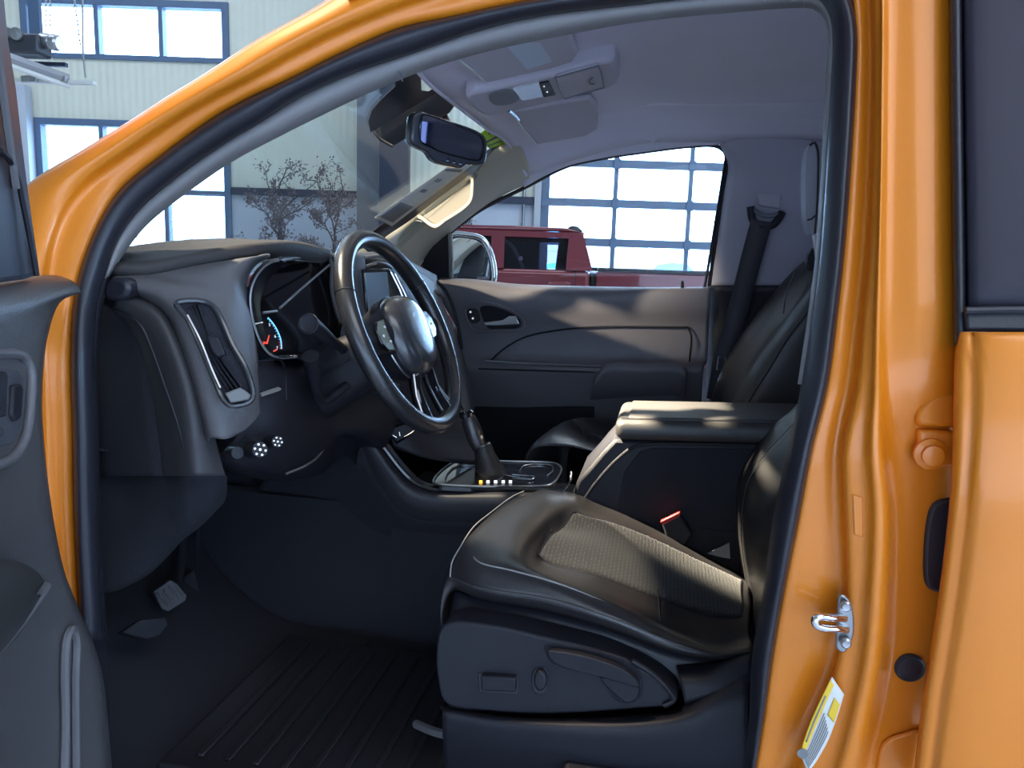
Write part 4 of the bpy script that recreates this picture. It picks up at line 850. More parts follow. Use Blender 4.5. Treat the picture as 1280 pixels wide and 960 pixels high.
# switch bank on the stack
sb = plate('switch_bank', L([(474,520,1.545),(497,514,1.57),(524,538,1.60),(496,556,1.57)]), .006, GLOSS, stk, .002)
def led(pts, m=WHITE, r=.0009): return tube('switch_mark', L(pts), r, m, sb, 5)
led([(475,526,1.538),(476,529,1.538)]); led([(489,523,1.55),(490,524,1.55)], r=.0014); led([(497,518,1.56),(500,521,1.56)])
plate('rocker_switch', L([(483,537,1.545),(512,530,1.575),(520,538,1.58),(496,552,1.56)]), .004, DARK, sb, .001)
tube('switch_edge', L([(505,546,1.565),(513,542,1.572),(519,537,1.578)]), .001, SATIN, sb, 5); led([(491,544,1.548),(496,547,1.55)]); led([(499,540,1.55),(500,545,1.55)])
# ------------------------------------------------ steering wheel
t25 = R(25); SN = V((math.cos(t25)*math.cos(R(3)), -math.sin(R(3)), math.sin(t25))).normalized(); SY = V((0, 1, 0)); SY = (SY-SN*SY.dot(SN)).normalized(); SU = SN.cross(SY)
if SU.z < 0: SU = -SU
SC = P(504, 415, 1.33)
def sw_(y, u, n): return SC+SY*y+SU*u+SN*n
RW_ = .181
whl = tube('steering_wheel', [sw_(RW_*math.cos(a), RW_*math.sin(a), 0) for a in [2*math.pi*k/96 for k in range(96)]], .0165, mat('wheel_leather', (.020, .020, .023), .27, bump=.15, bscale=900, spec=.6, coat=.25, coatr=.2), truck, 20, closed=True, sharp=180)
for a_ in (28, 152, 205, 335):
    a = R(a_); c = sw_(RW_*math.cos(a), RW_*math.sin(a), 0); rd_ = (c-SC).normalized()
    tube('rim_seam', [c+rd_*.0168*math.cos(b)+SN*.0168*math.sin(b) for b in [2*math.pi*k/20 for k in range(20)]], .0008, RUB, whl, 5, closed=True)
def hubring(w, h, n, dy=0, du=0, e=2.6, N=48):
    o_ = []; du -= .010; h *= .90; w *= .95
    for k in range(N):
        a = 2*math.pi*k/N; c, s = math.cos(a), math.sin(a); x = abs(c)**(2/e)*(1 if c > 0 else -1); y = abs(s)**(2/e)*(1 if s > 0 else -1)
        tp = 1+.10*y; o_.append(sw_(dy+w*x*tp, du+h*y, n))
    return o_
def stackmesh(name, rings, m, par, **kw):
    bm = bmesh.new(); vs = [[bm.verts.new(p) for p in r_] for r_ in rings]; n = len(vs[0])
    for A, B_ in zip(vs, vs[1:]):
        for k in range(n): bm.faces.new((A[k], A[(k+1) % n], B_[(k+1) % n], B_[k]))
    bm.faces.new(vs[0]); bm.faces.new(vs[-1]); return link(name, bm, m, par, **kw)
stackmesh('hub', [hubring(.05, .05, -.075), hubring(.062, .07, -.05), hubring(.078, .085, -.02), hubring(.082, .088, 0)], DARK, whl, sharp=60)
AIR = mat('airbag_cover_plastic', (.030, .032, .038), .24, bump=.15, bscale=900, coat=.5, coatr=.15)
stackmesh('airbag_cover', [hubring(.080, .086, -.012), hubring(.079, .085, .010), hubring(.070, .077, .024), hubring(.056, .064, .031), hubring(.035, .045, .034), hubring(.012, .02, .035)], AIR, whl, sharp=180)
tube('silver_edge', [p for p in hubring(.081, .087, -.006, N=64)[34:62]], .0020, SATIN, whl, 6)
tube('badge_outline', [sw_(y*.6, .014+u*.6, .0335+(-.001 if abs(y) > .02 else 0)) for y, u in [(-.032,-.008),(-.027,.008),(-.010,.008),(-.010,.014),(.010,.014),(.010,.008),(.032,.008),(.027,-.008),(.010,-.008),(.010,-.014),(-.010,-.014),(-.010,-.008)]], .0014, GLOSS, whl, 6, closed=True)
plate('badge', [sw_(y*.6, .014+u*.6, .0335) for y, u in [(-.030,-.006),(-.026,.006),(-.009,.006),(-.009,.012),(.009,.012),(.009,.006),(.030,.006),(.026,-.006),(.009,-.006),(.009,-.012),(-.009,-.012),(-.009,-.006)]], .001, mat('badge_grey', (.25, .28, .33), .3, .5), whl, 0, axis=-SN)
text('airbag_word', 'L', sw_(.0, -.030, .0345), SY, SU, .008, GLOSS, whl); text('airbag_word', 'SRS', sw_(.0, -.042, .0335), SY, SU, .008, GLOSS, whl)
def spoke(name, pts, w, m, **kw):
    a = [p+w_ for p, w_ in zip(pts, w)]; b = [p-w_ for p, w_ in zip(pts, w)]
    return loft(name, [a, [p+SN*.012 for p in pts], b], m, whl, 20, 10, solid=.016, **kw)
for sg in (-1, 1):
    spoke('spoke', [sw_(sg*.068, .008, .004), sw_(sg*.11, .006, -.004), sw_(sg*.168, .0, -.004)], [SU*.042, SU*.032, SU*.030], DARK, sharp=60)
    bp = plate('control_pad', [sw_(sg*y, u, .013) for y, u in [(.084,.030),(.118,.026),(.132,.012),(.132,-.012),(.118,-.026),(.088,-.030)]], .006, GLOSS, whl, .002, axis=-SN)
    for (y, u) in ((.098, .014), (.098, -.012), (.116, 0)): lathe('control_mark', sw_(sg*y, u, .0135), SN, [(0, .001), (.0024, .001), (.0024, -.001)], VLB, whl, 10)
    spoke('lower_spoke', [sw_(sg*.030, -.078, .002), sw_(sg*.040, -.115, -.006), sw_(sg*.052, -.165, -.002)], [SY*.016, SY*.015, SY*.022], GLOSS, sharp=60)
    tube('spoke_trim', [sw_(sg*.046, -.078, .006), sw_(sg*.056, -.115, -.001), sw_(sg*.074, -.156, .003)], .0022, SATIN, whl, 6)
# column shroud and stalks
sh_ = []
for n_, w_, h_, d_ in ((-.055, .045, .045, 0), (-.09, .056, .060, -.008), (-.16, .062, .070, -.014), (-.26, .068, .078, -.02)): sh_.append(hubring(w_, h_, n_, 0, d_, 3))
colm = stackmesh('column_shroud', sh_, DARK, truck, sharp=60)
tube('shroud_seam', [sw_(-.06, -.01, -.09), sw_(-.066, -.018, -.16), sw_(-.072, -.024, -.25)], .0015, RUB, colm, 6)
st0 = sw_(-.045, .01, -.10); st1 = P(386, 405, 1.10)
stk1 = tube('turn_stalk', [st0, st0.lerp(st1, .35), st0.lerp(st1, .7), st1], [.009, .0085, .0125, .0155], DARK, truck, 16, n=20)
ax = (st1-st0).normalized(); lathe('stalk_cap', st1, ax, [(.0155, -.004), (.0158, .001), (.0135, .004), (.011, .0035), (0, .003)], DARK, stk1)
lathe('stalk_ring', st1, ax, [(.0152, .000), (.0162, .002), (.0152, .004)], SATIN, stk1)
tube('tilt_lever', [sw_(-.05, -.05, -.12), sw_(-.10, -.06, -.15), P(388, 445, 1.16)], [.008, .008, .014], DARK, truck, 12, n=12)
# ------------------------------------------------ centre console
zc = 1.0
cp = [(542,601),(548,592),(560,582),(572,576.5),(645,577),(692,579),(701,584),(699,594),(692,603),(684,607),(545,605)]
ZC = P(620, 607, 1.58).z
def C_(px, py, dz=0): return PZ(px, py, ZC+dz)
plt = plate('shift_plate', [C_(*p) for p in cp], .016, GLOSS, truck, .004, n=60, axis=V((0, 0, -1)), segs=3)
tube('plate_rim', [C_(x, y, .001) for x, y in cp], .0028, SATIN, plt, 8, n=80, closed=True)
tube('inner_rim', [C_(x, y, .002) for x, y in [(556,600),(561,590),(572,583),(592,582)]], .0018, SATIN, plt, 6, n=20)
tube('cup_rim', [C_(x, y, .002) for x, y in [(650,588),(656,582),(672,580),(688,582),(691,588),(684,595)]], .002, SATIN, plt, 6, n=30)
tube('gate_wire', [C_(x, y, .004) for x, y in [(624,586),(633,594),(650,597),(664,599),(668,596),(640,593)]], .0013, CHROME, plt, 6, n=30)
for i, x in enumerate((601, 610, 619.5, 629, 638)):
    bmk = plate('gear_mark', [C_(x+dx, 602+dy, .003) for dx, dy in ((-2, -1.6), (2, -1.6), (2, 1.6), (-2, 1.6))], .001, AMBERL if i == 0 else WHITE, plt, 0, axis=V((0, 0, -1)), smooth=False)
# shifter
sk = [(581,514,1.69),(584,520,1.69),(590,535,1.69),(596,552,1.69),(600,560,1.69),(606,575,1.69),(612,590,1.69)]
sp = [P(*p) for p in sk]
shf = tube('gear_shifter', sp, [.012, .0185, .0205, .019, .016, .017, .022], LEATHER, truck, 18, n=40, sharp=180)
bt = [P(603,556,1.69), P(607,572,1.69), P(611,588,1.69), P(612,597,1.69)]
bmq = bmesh.new(); add_tube(bmq, bt, [.020, .024, .032, .046], 20, 24)
boot = link('boot', bmq, mat('boot_leather', (.018, .018, .02), .5, bump=1, bscale=60), shf, sharp=180)
lathe('knob_cap', P(583, 517, 1.69), V((-.25, -.1, 1)), [(.0175, -.006), (.018, .002), (.013, .008), (0, .010)], GLOSS, shf)
lathe('boot_ring', P(602, 557, 1.69), (P(602, 557, 1.69)-P(607, 572, 1.69)), [(.020, -.003), (.0215, 0), (.020, .003)], SATIN, shf)
lathe('shift_button', P(601, 546, 1.67), V((.8, -.6, 0)), [(0, .003), (.004, .003), (.004, 0)], SATIN, shf)
# console body
CB0 = [(458,535,1.545),(480,565,1.55),(498,588,1.555),(515,604,1.56),(535,612,1.56),(570,613,1.57),(640,612,1.575),(700,614,1.58)]
CB1 = [(456,539,1.53),(476,570,1.53),(494,595,1.53),(513,613,1.535),(535,620,1.54),(570,621,1.545),(640,621,1.55),(700,622,1.555)]
CB2 = [(452,546,1.53),(472,580,1.53),(490,606,1.53),(510,626,1.535),(535,634,1.54),(570,637,1.545),(640,638,1.55),(700,640,1.555)]
CB3 = [(448,552,1.55),(466,590,1.55),(484,620,1.55),(506,642,1.555),(535,650,1.56),(570,652,1.56),(640,655,1.57),(700,657,1.57)]
CB4 = [(400,640,1.55),(420,700,1.55),(450,740,1.55),(490,760,1.55),(535,780,1.55),(580,790,1.55),(640,800,1.55),(700,800,1.55)]
CBm1 = [(470,531,1.57),(492,562,1.57),(508,582,1.575),(524,598,1.585),(540,605,1.585),(570,608,1.59),(640,608,1.59),(700,610,1.59)]
CPL = mat('console_plastic', (.040, .040, .048), .5, bump=.3, bscale=800)
con = loft('centre_console', [L(CBm1), L(CB0), L(CB1), L(CB2), L(CB3)], CPL, truck, 50, 50, sharp=180)
tube('gloss_trim', L([(x+3, y-1, l-.006) for x, y, l in CB0]), .006, GLOSS, con, 8, n=50)
loft('console_side', [L([(430,530,1.60),*CB3[0:]]), L([(330,600,1.60),(380,640,1.60),(420,680,1.60),(460,700,1.60),(500,715,1.60),(540,725,1.60),(590,730,1.60),(640,735,1.60),(700,735,1.6)]), L([(300,700,1.60),(350,760,1.60),(400,800,1.60),(450,820,1.60),(500,830,1.60),(540,840,1.60),(590,850,1.60),(640,860,1.60),(700,860,1.6)])], DARKER, con, 50, 24, sharp=180)
box('console_core', (-.12, 1.69, .70), (.9, .24, .44), DARKER, con)
def arx(px, py, l): return P(px, py, l)
# armrest box
bxo = [(768,549,1.575),(752,566,1.575),(738,583,1.575),(722,600,1.575),(716,615,1.575),(716,760,1.575),(1010,760,1.575),(1010,556,1.575)]
ab = plate('console_bin', L(bxo), .22, DARK, truck, .008, axis=V((0, 1, 0)))
tube('bin_seam', L([(728,628,1.572),(740,610,1.572),(758,588,1.572),(775,571,1.572),(790,560,1.572),(805,556,1.572),(1000,558,1.572)]), .0035, DARK, ab, 8, n=50)
plate('bin_side_panel', L([(800,565,1.572),(815,560,1.572),(1000,562,1.572),(1000,700,1.572),(800,700,1.572),(770,640,1.572),(780,590,1.572)]), .004, DARKER, ab, .002)
tube('cup_ring', L([(714,590,1.60),(713,600,1.58),(709,608,1.575),(704,614,1.575)]), .0022, CHROME, ab, 6, n=14)
aN = [(771,520),(773,511),(786,503)]
p_a = P(776, 526, 1.56); p_b = P(985, 531, 1.56); exv = (p_b-p_a).normalized(); 
ey_ = V((0, 1, 0)); ey_ = (ey_-exv*ey_.dot(exv)).normalized(); ez_ = exv.cross(ey_)
ln_ = (p_b-p_a).length+.12
lid = rbox('armrest_lid', p_a+exv*(ln_/2-.012)+ey_*.115-ez_*.020, (exv, ey_, ez_), (ln_, .235, .044), LEATHER2, truck, .018, segs=5, sharp=180)
rbox('armrest_pad', p_a+exv*(ln_/2+.004)+ey_*.113+ez_*.0015, (exv, ey_, ez_), (ln_-.02, .205, .010), LEATHER2, lid, .005, segs=3, sharp=180)
tube('stitching', [p_a+exv*.0+ey_*.012+ez_*.0035, p_a+exv*ln_*.9+ey_*.012+ez_*.0035], .0010, RUB, lid, 5)
rbox('latch', p_a+exv*.02+ey_*.06-ez_*.045, (exv, ey_, ez_), (.03, .06, .02), DARK, lid, .004)
# ------------------------------------------------ driver seat
CS = [[(566,738,1.10),(600,750,1.08),(680,764,1.07),(760,787,1.06),(840,816,1.06),(895,824,1.08),(940,820,1.1)],
 [(563,722,1.10),(600,735,1.065),(690,750,1.055),(770,775,1.05),(840,803,1.055),(897,819,1.08),(940,815,1.11)],
 [(566,700,1.12),(594,712,1.085),(650,722,1.075),(700,735,1.07),(775,762,1.075),(850,797,1.085),(900,814,1.10),(940,808,1.13)],
 [(578,680,1.15),(600,694,1.12),(640,704,1.105),(700,727,1.10),(780,758,1.105),(850,792,1.12),(900,810,1.14),(940,802,1.17)],
 [(596,660,1.22),(614,668,1.20),(645,684,1.19),(668,713,1.17),(755,748,1.17),(830,783,1.18),(890,802,1.2),(938,794,1.24)],
 [(612,645,1.30),(640,650,1.29),(664,672,1.28),(676,700,1.27),(750,722,1.27),(825,752,1.27),(890,778,1.28),(938,778,1.30)],
 [(632,630,1.39),(660,634,1.39),(682,652,1.38),(688,668,1.37),(750,690,1.37),(820,715,1.37),(890,745,1.37),(940,762,1.38)],
 [(652,620,1.48),(680,624,1.48),(698,640,1.47),(706,658,1.46),(760,668,1.46),(820,690,1.46),(885,720,1.46),(938,745,1.46)],
 [(665,616,1.54),(695,616,1.54),(718,624,1.53),(735,637,1.52),(770,648,1.52),(822,670,1.52),(882,702,1.52),(938,732,1.52)],
 [(676,613,1.60),(705,614,1.60),(735,622,1.60),(765,634,1.60),(800,650,1.60),(840,671,1.60),(890,698,1.60),(940,722,1.60)],
 [(684,622,1.64),(710,624,1.64),(735,632,1.64),(765,646,1.64),(800,660,1.64),(840,680,1.64),(890,710,1.64),(940,735,1.64)]]
cur = []
for c in CS:
    p = L(c); f = p[0]; cur.append([f+V((.02, 0, -.16)), f+V((-.012, .0, -.085)), f+V((-.014, 0, -.035))]+p)
gs = grid(cur, 90, 80)
seat = gridmesh('driver_seat', gs, LEATHER, truck, sharp=180)
# woven centre insert
def nearest(lst, px, py): pass
sub_ = [r_[32:61] for r_ in gs[38:88]]
mv = []
for i, r_ in enumerate(sub_):
    rr_ = []
    for j, p in enumerate(r_): rr_.append(p+V((0, 0, .0035 if 0 < i < len(sub_)-1 and 0 < j < len(r_)-1 else .0)))
    mv.append(rr_)
gridmesh('woven_insert', mv, FAB, seat, sharp=180)
ins = spl([mv[0][j] for j in range(0, 29, 4)]+[mv[i][28] for i in range(4, 50, 6)], 60)
tube('insert_seam', ins, .0016, RUB, seat, 5); tube('insert_seam', [mv[i][0] for i in range(0, 50, 3)], .0016, RUB, seat, 5, n=50)
tube('piping', [p+V((0, -.001, .001)) for p in L([(x, y, l) for x, y, l in CS[1]])], .0016, STITCH if 0 else LEATHER2, seat, 6, n=70)
def off(pts, d=(0, -.002, .002)): return [p+V(d) for p in pts]
tube('stitching', off(L([(600,664,1.212),(588,680,1.155),(590,692,1.13),(600,704,1.10),(640,714,1.085),(700,731,1.08),(780,764,1.085),(850,797,1.095),(895,814,1.11)])), .0013, STITCH, seat, 5, n=80)
tube('stitching', off(L([(563,722,1.10),(565,705,1.11),(576,684,1.14),(592,660,1.21),(612,643,1.30),(640,622,1.41),(655,615,1.48)])), .0012, STITCH, seat, 5, n=60)
tube('roll_seam', off(L([(654,620,1.48),(675,634,1.46),(688,655,1.42),(689,666,1.38)])), .0014, RUB, seat, 5, n=30)
tube('cross_seam', off(L([(820,706,1.42),(822,730,1.33),(824,762,1.24),(826,783,1.19)])), .0016, RUB, seat, 5, n=20)
# seat back
SB = [[(928,735,1.62),(925,656,1.61),(926,627,1.61),(928,602,1.61),(943,570,1.61),(966,537,1.61),(996,512,1.61),(1020,480,1.61)],
 [(924,730,1.58),(920,656,1.57),(920,627,1.57),(922,602,1.57),(937,570,1.57),(960,537,1.57),(990,512,1.57),(1015,480,1.57)],
 [(934,735,1.53),(926,670,1.52),(928,635,1.52),(936,600,1.51),(955,570,1.51),(978,545,1.51),(1005,515,1.51),(1030,480,1.51)],
 [(940,742,1.47),(934,690,1.46),(938,664,1.45),(955,640,1.44),(972,617,1.44),(990,590,1.44),(1020,550,1.44),(1050,510,1.44)],
 [(942,765,1.34),(950,720,1.33),(962,680,1.33),(978,645,1.33),(990,615,1.33),(1010,580,1.33),(1040,540,1.33),(1070,500,1.33)],
 [(945,800,1.20),(955,760,1.18),(968,720,1.17),(982,680,1.17),(1000,640,1.17),(1030,590,1.17),(1060,540,1.17),(1100,500,1.17)],
 [(945,825,1.10),(950,790,1.07),(965,740,1.06),(985,700,1.06),(1010,650,1.06),(1040,600,1.06),(1070,550,1.06),(1110,510,1.06)]]
gb_ = grid([L(c) for c in SB], 50, 50); bk_ = gridmesh('backrest', gb_, LEATHER, seat, sharp=180)
gridmesh('backrest_insert', [[p+V((.002, -.004, .002)) for p in r_[25:40]] for r_ in gb_[6:50]], FAB, seat, sharp=180)
tube('stitching', off(L([(x, y, l-.004) for x, y, l in SB[2]])), .001, LEATHER2, seat, 5, n=50)
box('backrest_shell', (.36, 1.33, 1.02), (.08, .46, .55), DARK, seat, Matrix.Rotation(R(-25), 3, 'Y').inverted(), bevel=.03)
# side shield with controls
VO = [(546,845),(545,810),(551,785),(562,778),(615,782),(690,799),(750,814),(802,836),(832,855),(848,873),(840,882),(802,886),(690,893),(615,890),(557,880)]
loft('seat_skirt', [L([(568,738,1.115),(600,750,1.10),(680,764,1.09),(760,787,1.08),(840,816,1.08),(895,824,1.09),(940,820,1.12)]), L([(556,800,1.09),(600,800,1.08),(680,812,1.07),(760,830,1.07),(840,860,1.07),(895,860,1.08),(940,850,1.1)])], RUB, seat, 30, 5)
box('seat_frame', P(740, 860, 1.32), (.44, .40, .16), DARKER, seat, bevel=.01)
val = plate('seat_side_shield', L([(x, y, 1.03) for x, y in VO]), .05, DARK, seat, .010, n=80, axis=V((.05, 1, 0)), segs=4)
LRC = [(680,807),(690,804),(720,808),(784,825),(800,840),(805,858),(800,874),(780,880),(765,872),(750,848),(704,836),(688,828)]
plate('lever_recess', L([(x, y, 1.029) for x, y in LRC]), .004, DARKER, seat, .003, n=50, axis=V((0, 1, 0)))
lev = plate('recline_lever', L([(684,815,1.014),(700,815,1.012),(740,823,1.01),(780,838,1.01),(797,852,1.012),(799,860,1.014),(780,855,1.012),(750,847,1.01),(705,835,1.012),(690,827,1.014)]), .012, DARK, seat, .004, n=40, axis=V((0, 1, 0)), segs=3)
plate('lever_base', L([(750,848,1.02),(797,858,1.02),(798,872,1.02),(785,880,1.02),(772,872,1.02)]), .012, DARK, seat, .004, n=24, axis=V((0, 1, 0)))
tube('shield_crease', L([(790,826,1.027),(815,842,1.027),(835,862,1.027),(842,874,1.027),(830,882,1.027)]), .004, DARK, seat, 8, n=30)
plate('switch_recess', L([(597,841,1.0285),(647,844,1.0285),(648,869,1.0285),(598,866,1.0285)]), .003, RUB, seat, .002, axis=V((0, 1, 0)))
plate('cushion_switch', L([(601,845,1.018),(645,848,1.018),(644,866,1.018),(601,864,1.018)]), .012, DARK, seat, .003, axis=V((0, 1, 0)), segs=3)
plate('switch_recess', L([(665,842,1.0285),(670,835,1.0285),(681,835,1.0285),(685,843,1.0285),(684,862,1.0285),(679,868,1.0285),(669,867,1.0285),(665,860,1.0285)]), .003, RUB, seat, .002, n=30, axis=V((0, 1, 0)))
plate('lumbar_switch', L([(668,844,1.016),(675,839,1.016),(682,845,1.016),(682,860,1.016),(675,865,1.016),(668,859,1.016)]), .014, DARK, seat, .004, n=28, axis=V((0, 1, 0)), segs=3)
LB = [[(550,882,1.05),(615,893,1.05),(690,897,1.05),(802,892,1.05),(850,884,1.05),(878,860,1.05),(935,832,1.06)],
 [(553,890,1.02),(615,900,1.015),(690,905,1.01),(802,905,1.01),(860,896,1.01),(890,882,1.015),(935,865,1.03)],
 [(553,910,1.02),(615,922,1.015),(690,932,1.01),(802,945,1.01),(860,945,1.01),(890,940,1.015),(935,925,1.03)],
 [(555,960,1.04),(615,985,1.04),(690,1000,1.04),(802,1010,1.04),(860,1010,1.04),(890,1010,1.04),(935,1000,1.04)]]
loft('seat_base_trim', [L(c) for c in LB], DARK, seat, 50, 30, sharp=180)
loft('seat_rear_trim', [L([(845,830,1.08),(890,828,1.08),(940,816,1.1)]), L([(850,850,1.04),(885,848,1.04),(938,825,1.06)]), L([(856,880,1.03),(890,868,1.03),(940,850,1.05)])], DARK, seat, 20, 14, sharp=180)
tube('seat_rail', L([(520,905,1.10),(548,916,1.06),(600,926,1.04),(660,937,1.03),(726,942,1.02)]), .007, DASH, seat, 8, n=40)
box('rail_cover', P(800, 985, 1.02), (.22, .06, .06), DARK, seat, bevel=.008)
# buckle
bkl = plate('belt_buckle', L([(826,651,1.555),(849,641,1.555),(866,668,1.555),(850,690,1.555),(838,690,1.555)]), .02, DARK, truck, .004, axis=V((0, 1, 0)))
plate('release_button', L([(825,652,1.552),(850,640,1.552),(851,645,1.552),(829,657,1.552)]), .016, REDP, bkl, .002, axis=V((0, 1, 0)))
plate('anchor_plate', L([(884,692,1.55),(912,678,1.55),(913,699,1.55),(897,696,1.55)]), .004, COLM, bkl, .001, axis=V((0, 1, 0)))
# ------------------------------------------------ passenger seat
PS = [[(664,640,1.92),(656,600,1.92),(658,575,1.92),(668,561,1.92),(705,558,1.92),(745,566,1.92),(830,590,1.92)],
 [(668,640,1.98),(656,590,1.98),(660,566,1.97),(680,547,1.97),(708,547,1.97),(742,558,1.97),(830,580,1.97)],
 [(674,640,2.05),(662,580,2.05),(672,555,2.05),(694,536,2.05),(716,541,2.05),(742,554,2.05),(830,572,2.05)],
 [(680,640,2.14),(672,570,2.14),(686,542,2.14),(706,529,2.14),(722,536,2.14),(745,548,2.14),(830,560,2.14)],
 [(690,640,2.24),(688,565,2.24),(700,533,2.24),(720,524,2.24),(740,527,2.24),(762,538,2.24),(830,548,2.24)],
 [(700,640,2.32),(700,565,2.32),(712,533,2.32),(735,525,2.32),(757,527,2.32),(778,534,2.32),(830,545,2.32)],
 [(712,640,2.36),(712,570,2.36),(722,545,2.36),(745,538,2.36),(765,540,2.36),(785,548,2.36),(830,560,2.36)]]
ps = loft('passenger_seat', [L(c) for c in PS], LEATHER, truck, 50, 44, sharp=180)
tube('cushion_seam', off(L([(716,526,2.2),(726,534,2.15),(730,546,2.08),(728,556,2.0)])), .0018, RUB, ps, 5, n=20)
tube('cushion_seam', off(L([(764,554,1.98),(745,545,2.06),(736,544,2.1),(728,552,2.05)])), .0018, RUB, ps, 5, n=20)
PB = [[(880,530,2.38),(892,505,2.38),(911,455,2.38),(946,400,2.38),(981,356,2.38),(1008,329,2.38),(1030,316,2.38)],
 [(872,530,2.34),(886,505,2.34),(905,455,2.33),(940,400,2.33),(975,356,2.33),(1004,327,2.33),(1025,312,2.33)],
 [(892,530,2.26),(902,505,2.26),(922,455,2.25),(955,405,2.25),(984,362,2.25),(1012,332,2.25),(1035,312,2.25)],
 [(905,530,2.16),(915,505,2.16),(936,460,2.17),(966,415,2.18),(988,390,2.18),(1018,350,2.18),(1042,322,2.18)],
 [(908,530,2.04),(915,508,2.04),(942,456,2.05),(968,420,2.05),(990,392,2.05),(1016,358,2.05),(1045,325,2.05)],
 [(909,530,1.96),(919,505,1.96),(950,447,1.96),(977,412,1.96),(993,388,1.96),(1015,360,1.96),(1048,320,1.96)],
 [(923,530,1.92),(933,506,1.92),(964,456,1.92),(986,420,1.92),(1009,391,1.92),(1030,360,1.92),(1060,325,1.92)],
 [(1010,540,1.93),(1020,506,1.93),(1040,460,1.93),(1060,425,1.93),(1080,395,1.93),(1100,370,1.93),(1120,340,1.93)]]
gp2 = grid([L(c) for c in PB], 50, 70); gridmesh('backrest', gp2, LEATHER2, ps, sharp=180)
tube('piping', off(L([(x+1, y, l-.004) for x, y, l in PB[6]])), .0025, RUB, ps, 6, n=40)
tube('backrest_seam', off(L([(979,393,2.15),(981,375,2.17),(986,360,2.2),(993,341,2.22)])), .0018, RUB, ps, 5, n=20)
ph = [(1010,186),(1014,178),(1020,177),(1024,186),(1025,222),(1023,268),(1020,292),(1014,294),(1009,280),(1007,250),(1007,212)]
HR = mat('headrest_window_sheen', (.40, .40, .46), .4, bump=.3)  # pale base colour carries the window reflection on dark leather
hr = plate('headrest', [P(x, y, 2.0) for x, y in ph], .07, HR, ps, .012, n=44, axis=V((0, 1, 0)), segs=4)
tube('headrest_piping', [P(x, y, 1.996) for x, y in [(1012,182),(1018,178),(1022,186),(1023,222),(1021,268),(1019,292)]], .003, RUB, hr, 6, n=30)
tube('headrest_seam', [P(x, y, 1.994) for x, y in [(1009,275),(1014,274),(1020,269)]], .002, RUB, hr, 6)
for l_ in (2.05, 2.2): tube('headrest_post', [P(1017, 285, l_), P(1022, 325, l_), P(1028, 345, l_)], .006, STEEL, hr, 8)
plate('post_guide', L([(1009,330,2.05),(1012,316,2.05),(1020,308,2.05),(1026,312,2.05),(1024,338,2.05),(1014,338,2.05)]), .03, DARK, hr, .004, n=20)
# ------------------------------------------------ open driver door at the left
def DL(px, o=0): return .679+.0016*px-o
def LD(pts): return [P(x, y, DL(x, o_+.05*max(0, min((y-385)/180, 1.3)))) for x, y, o_ in pts]
DO = [[(-60,350,-.06),(0,350,-.05),(30,347,-.05),(50,344,-.05),(75,345,-.05),(92,352,-.05),(99,358,-.05)],
 [(-60,358,-.03),(0,356,-.02),(30,351,-.02),(52,349,-.02),(76,352,-.02),(94,358,-.02),(101,364,-.02)],
 [(-60,385,.0),(0,384,.01),(25,380,.01),(45,375,.01),(65,371,.01),(84,367,.005),(101,366,-.01)],
 [(-60,400,.0),(0,400,.01),(20,398,.01),(38,394,.01),(54,388,.008),(67,381,0),(76,377,-.02)],
 [(-60,430,.0),(0,430,.005),(18,430,.005),(34,428,.005),(48,425,.004),(56,422,.0),(60,420,-.03)],
 [(-60,500,.0),(0,500,.0),(16,500,.0),(30,500,.0),(44,498,.0),(50,497,-.004),(53,496,-.03)],
 [(-60,580,.0),(0,580,.0),(16,580,.0),(32,580,.0),(46,576,.0),(53,574,-.004),(57,573,-.03)],
 [(-60,650,.0),(0,650,.0),(20,650,.0),(38,650,.0),(54,648,.0),(61,645,-.004),(66,643,-.03)],
 [(-60,700,.0),(0,700,.0),(24,702,.0),(44,704,.0),(62,706,.0),(75,712,-.004),(80,712,-.03)],
 [(-60,780,.0),(0,780,.0),(30,775,.0),(55,770,.0),(78,764,.0),(92,760,-.004),(97,757,-.03)],
 [(-60,850,.0),(0,850,.0),(30,848,.0),(60,846,.0),(90,842,.0),(118,835,-.004),(126,832,-.03)],
 [(-60,990,.0),(0,990,.0),(30,990,.0),(60,990,.0),(100,990,.0),(136,990,-.004),(143,990,-.03)]]
ddr = loft('driver_door', [LD(r_) for r_ in DO], mat('door_trim_plastic', (.085, .080, .082), .30, bump=.5, bscale=600, spec=.7), truck, 50, 100, sharp=180)
dfr = plate('window_frame', LD([(-60,-60,0),(2,-40,0),(5,0,0),(10,50,0),(20,112,0),(27,175,0),(34,232,0),(42,290,0),(50,344,0),(30,350,0),(0,354,0),(-60,356,0)]), .03, mat('frame_vinyl', (.05, .055, .07), .45), ddr, .006, axis=V((-.75, .66, 0)), segs=3)
tube('frame_crease', LD([(0,188,.012),(12,200,.012),(22,222,.012),(29,255,.012),(38,300,.012),(46,344,.012)]), .003, DARK, ddr, 6, n=30)
tube('frame_crease', LD([(-12,0,.012),(-4,60,.012),(4,120,.012),(12,180,.012),(20,235,.012)]), .004, DASH, ddr, 6, n=30)
bz = [(-20,441,.004),(0,442,.006),(18,442,.006),(32,448,.006),(39,464,.006),(38,505,.006),(33,543,.006),(20,568,.006),(0,580,.006),(-20,582,.004)]
tube('handle_bezel', LD(bz), .0052, DASH, ddr, 10, n=60)
bz2 = [(-20,458,.004),(-2,460,.006),(12,461,.006),(24,463,.006),(31,472,.006),(31,505,.006),(26,538,.006),(14,556,.006),(-20,562,.004)]
plate('handle_plate', LD(bz2), .004, mat('bezel_plastic', (.07, .072, .085), .3, coat=.3), ddr, .002)
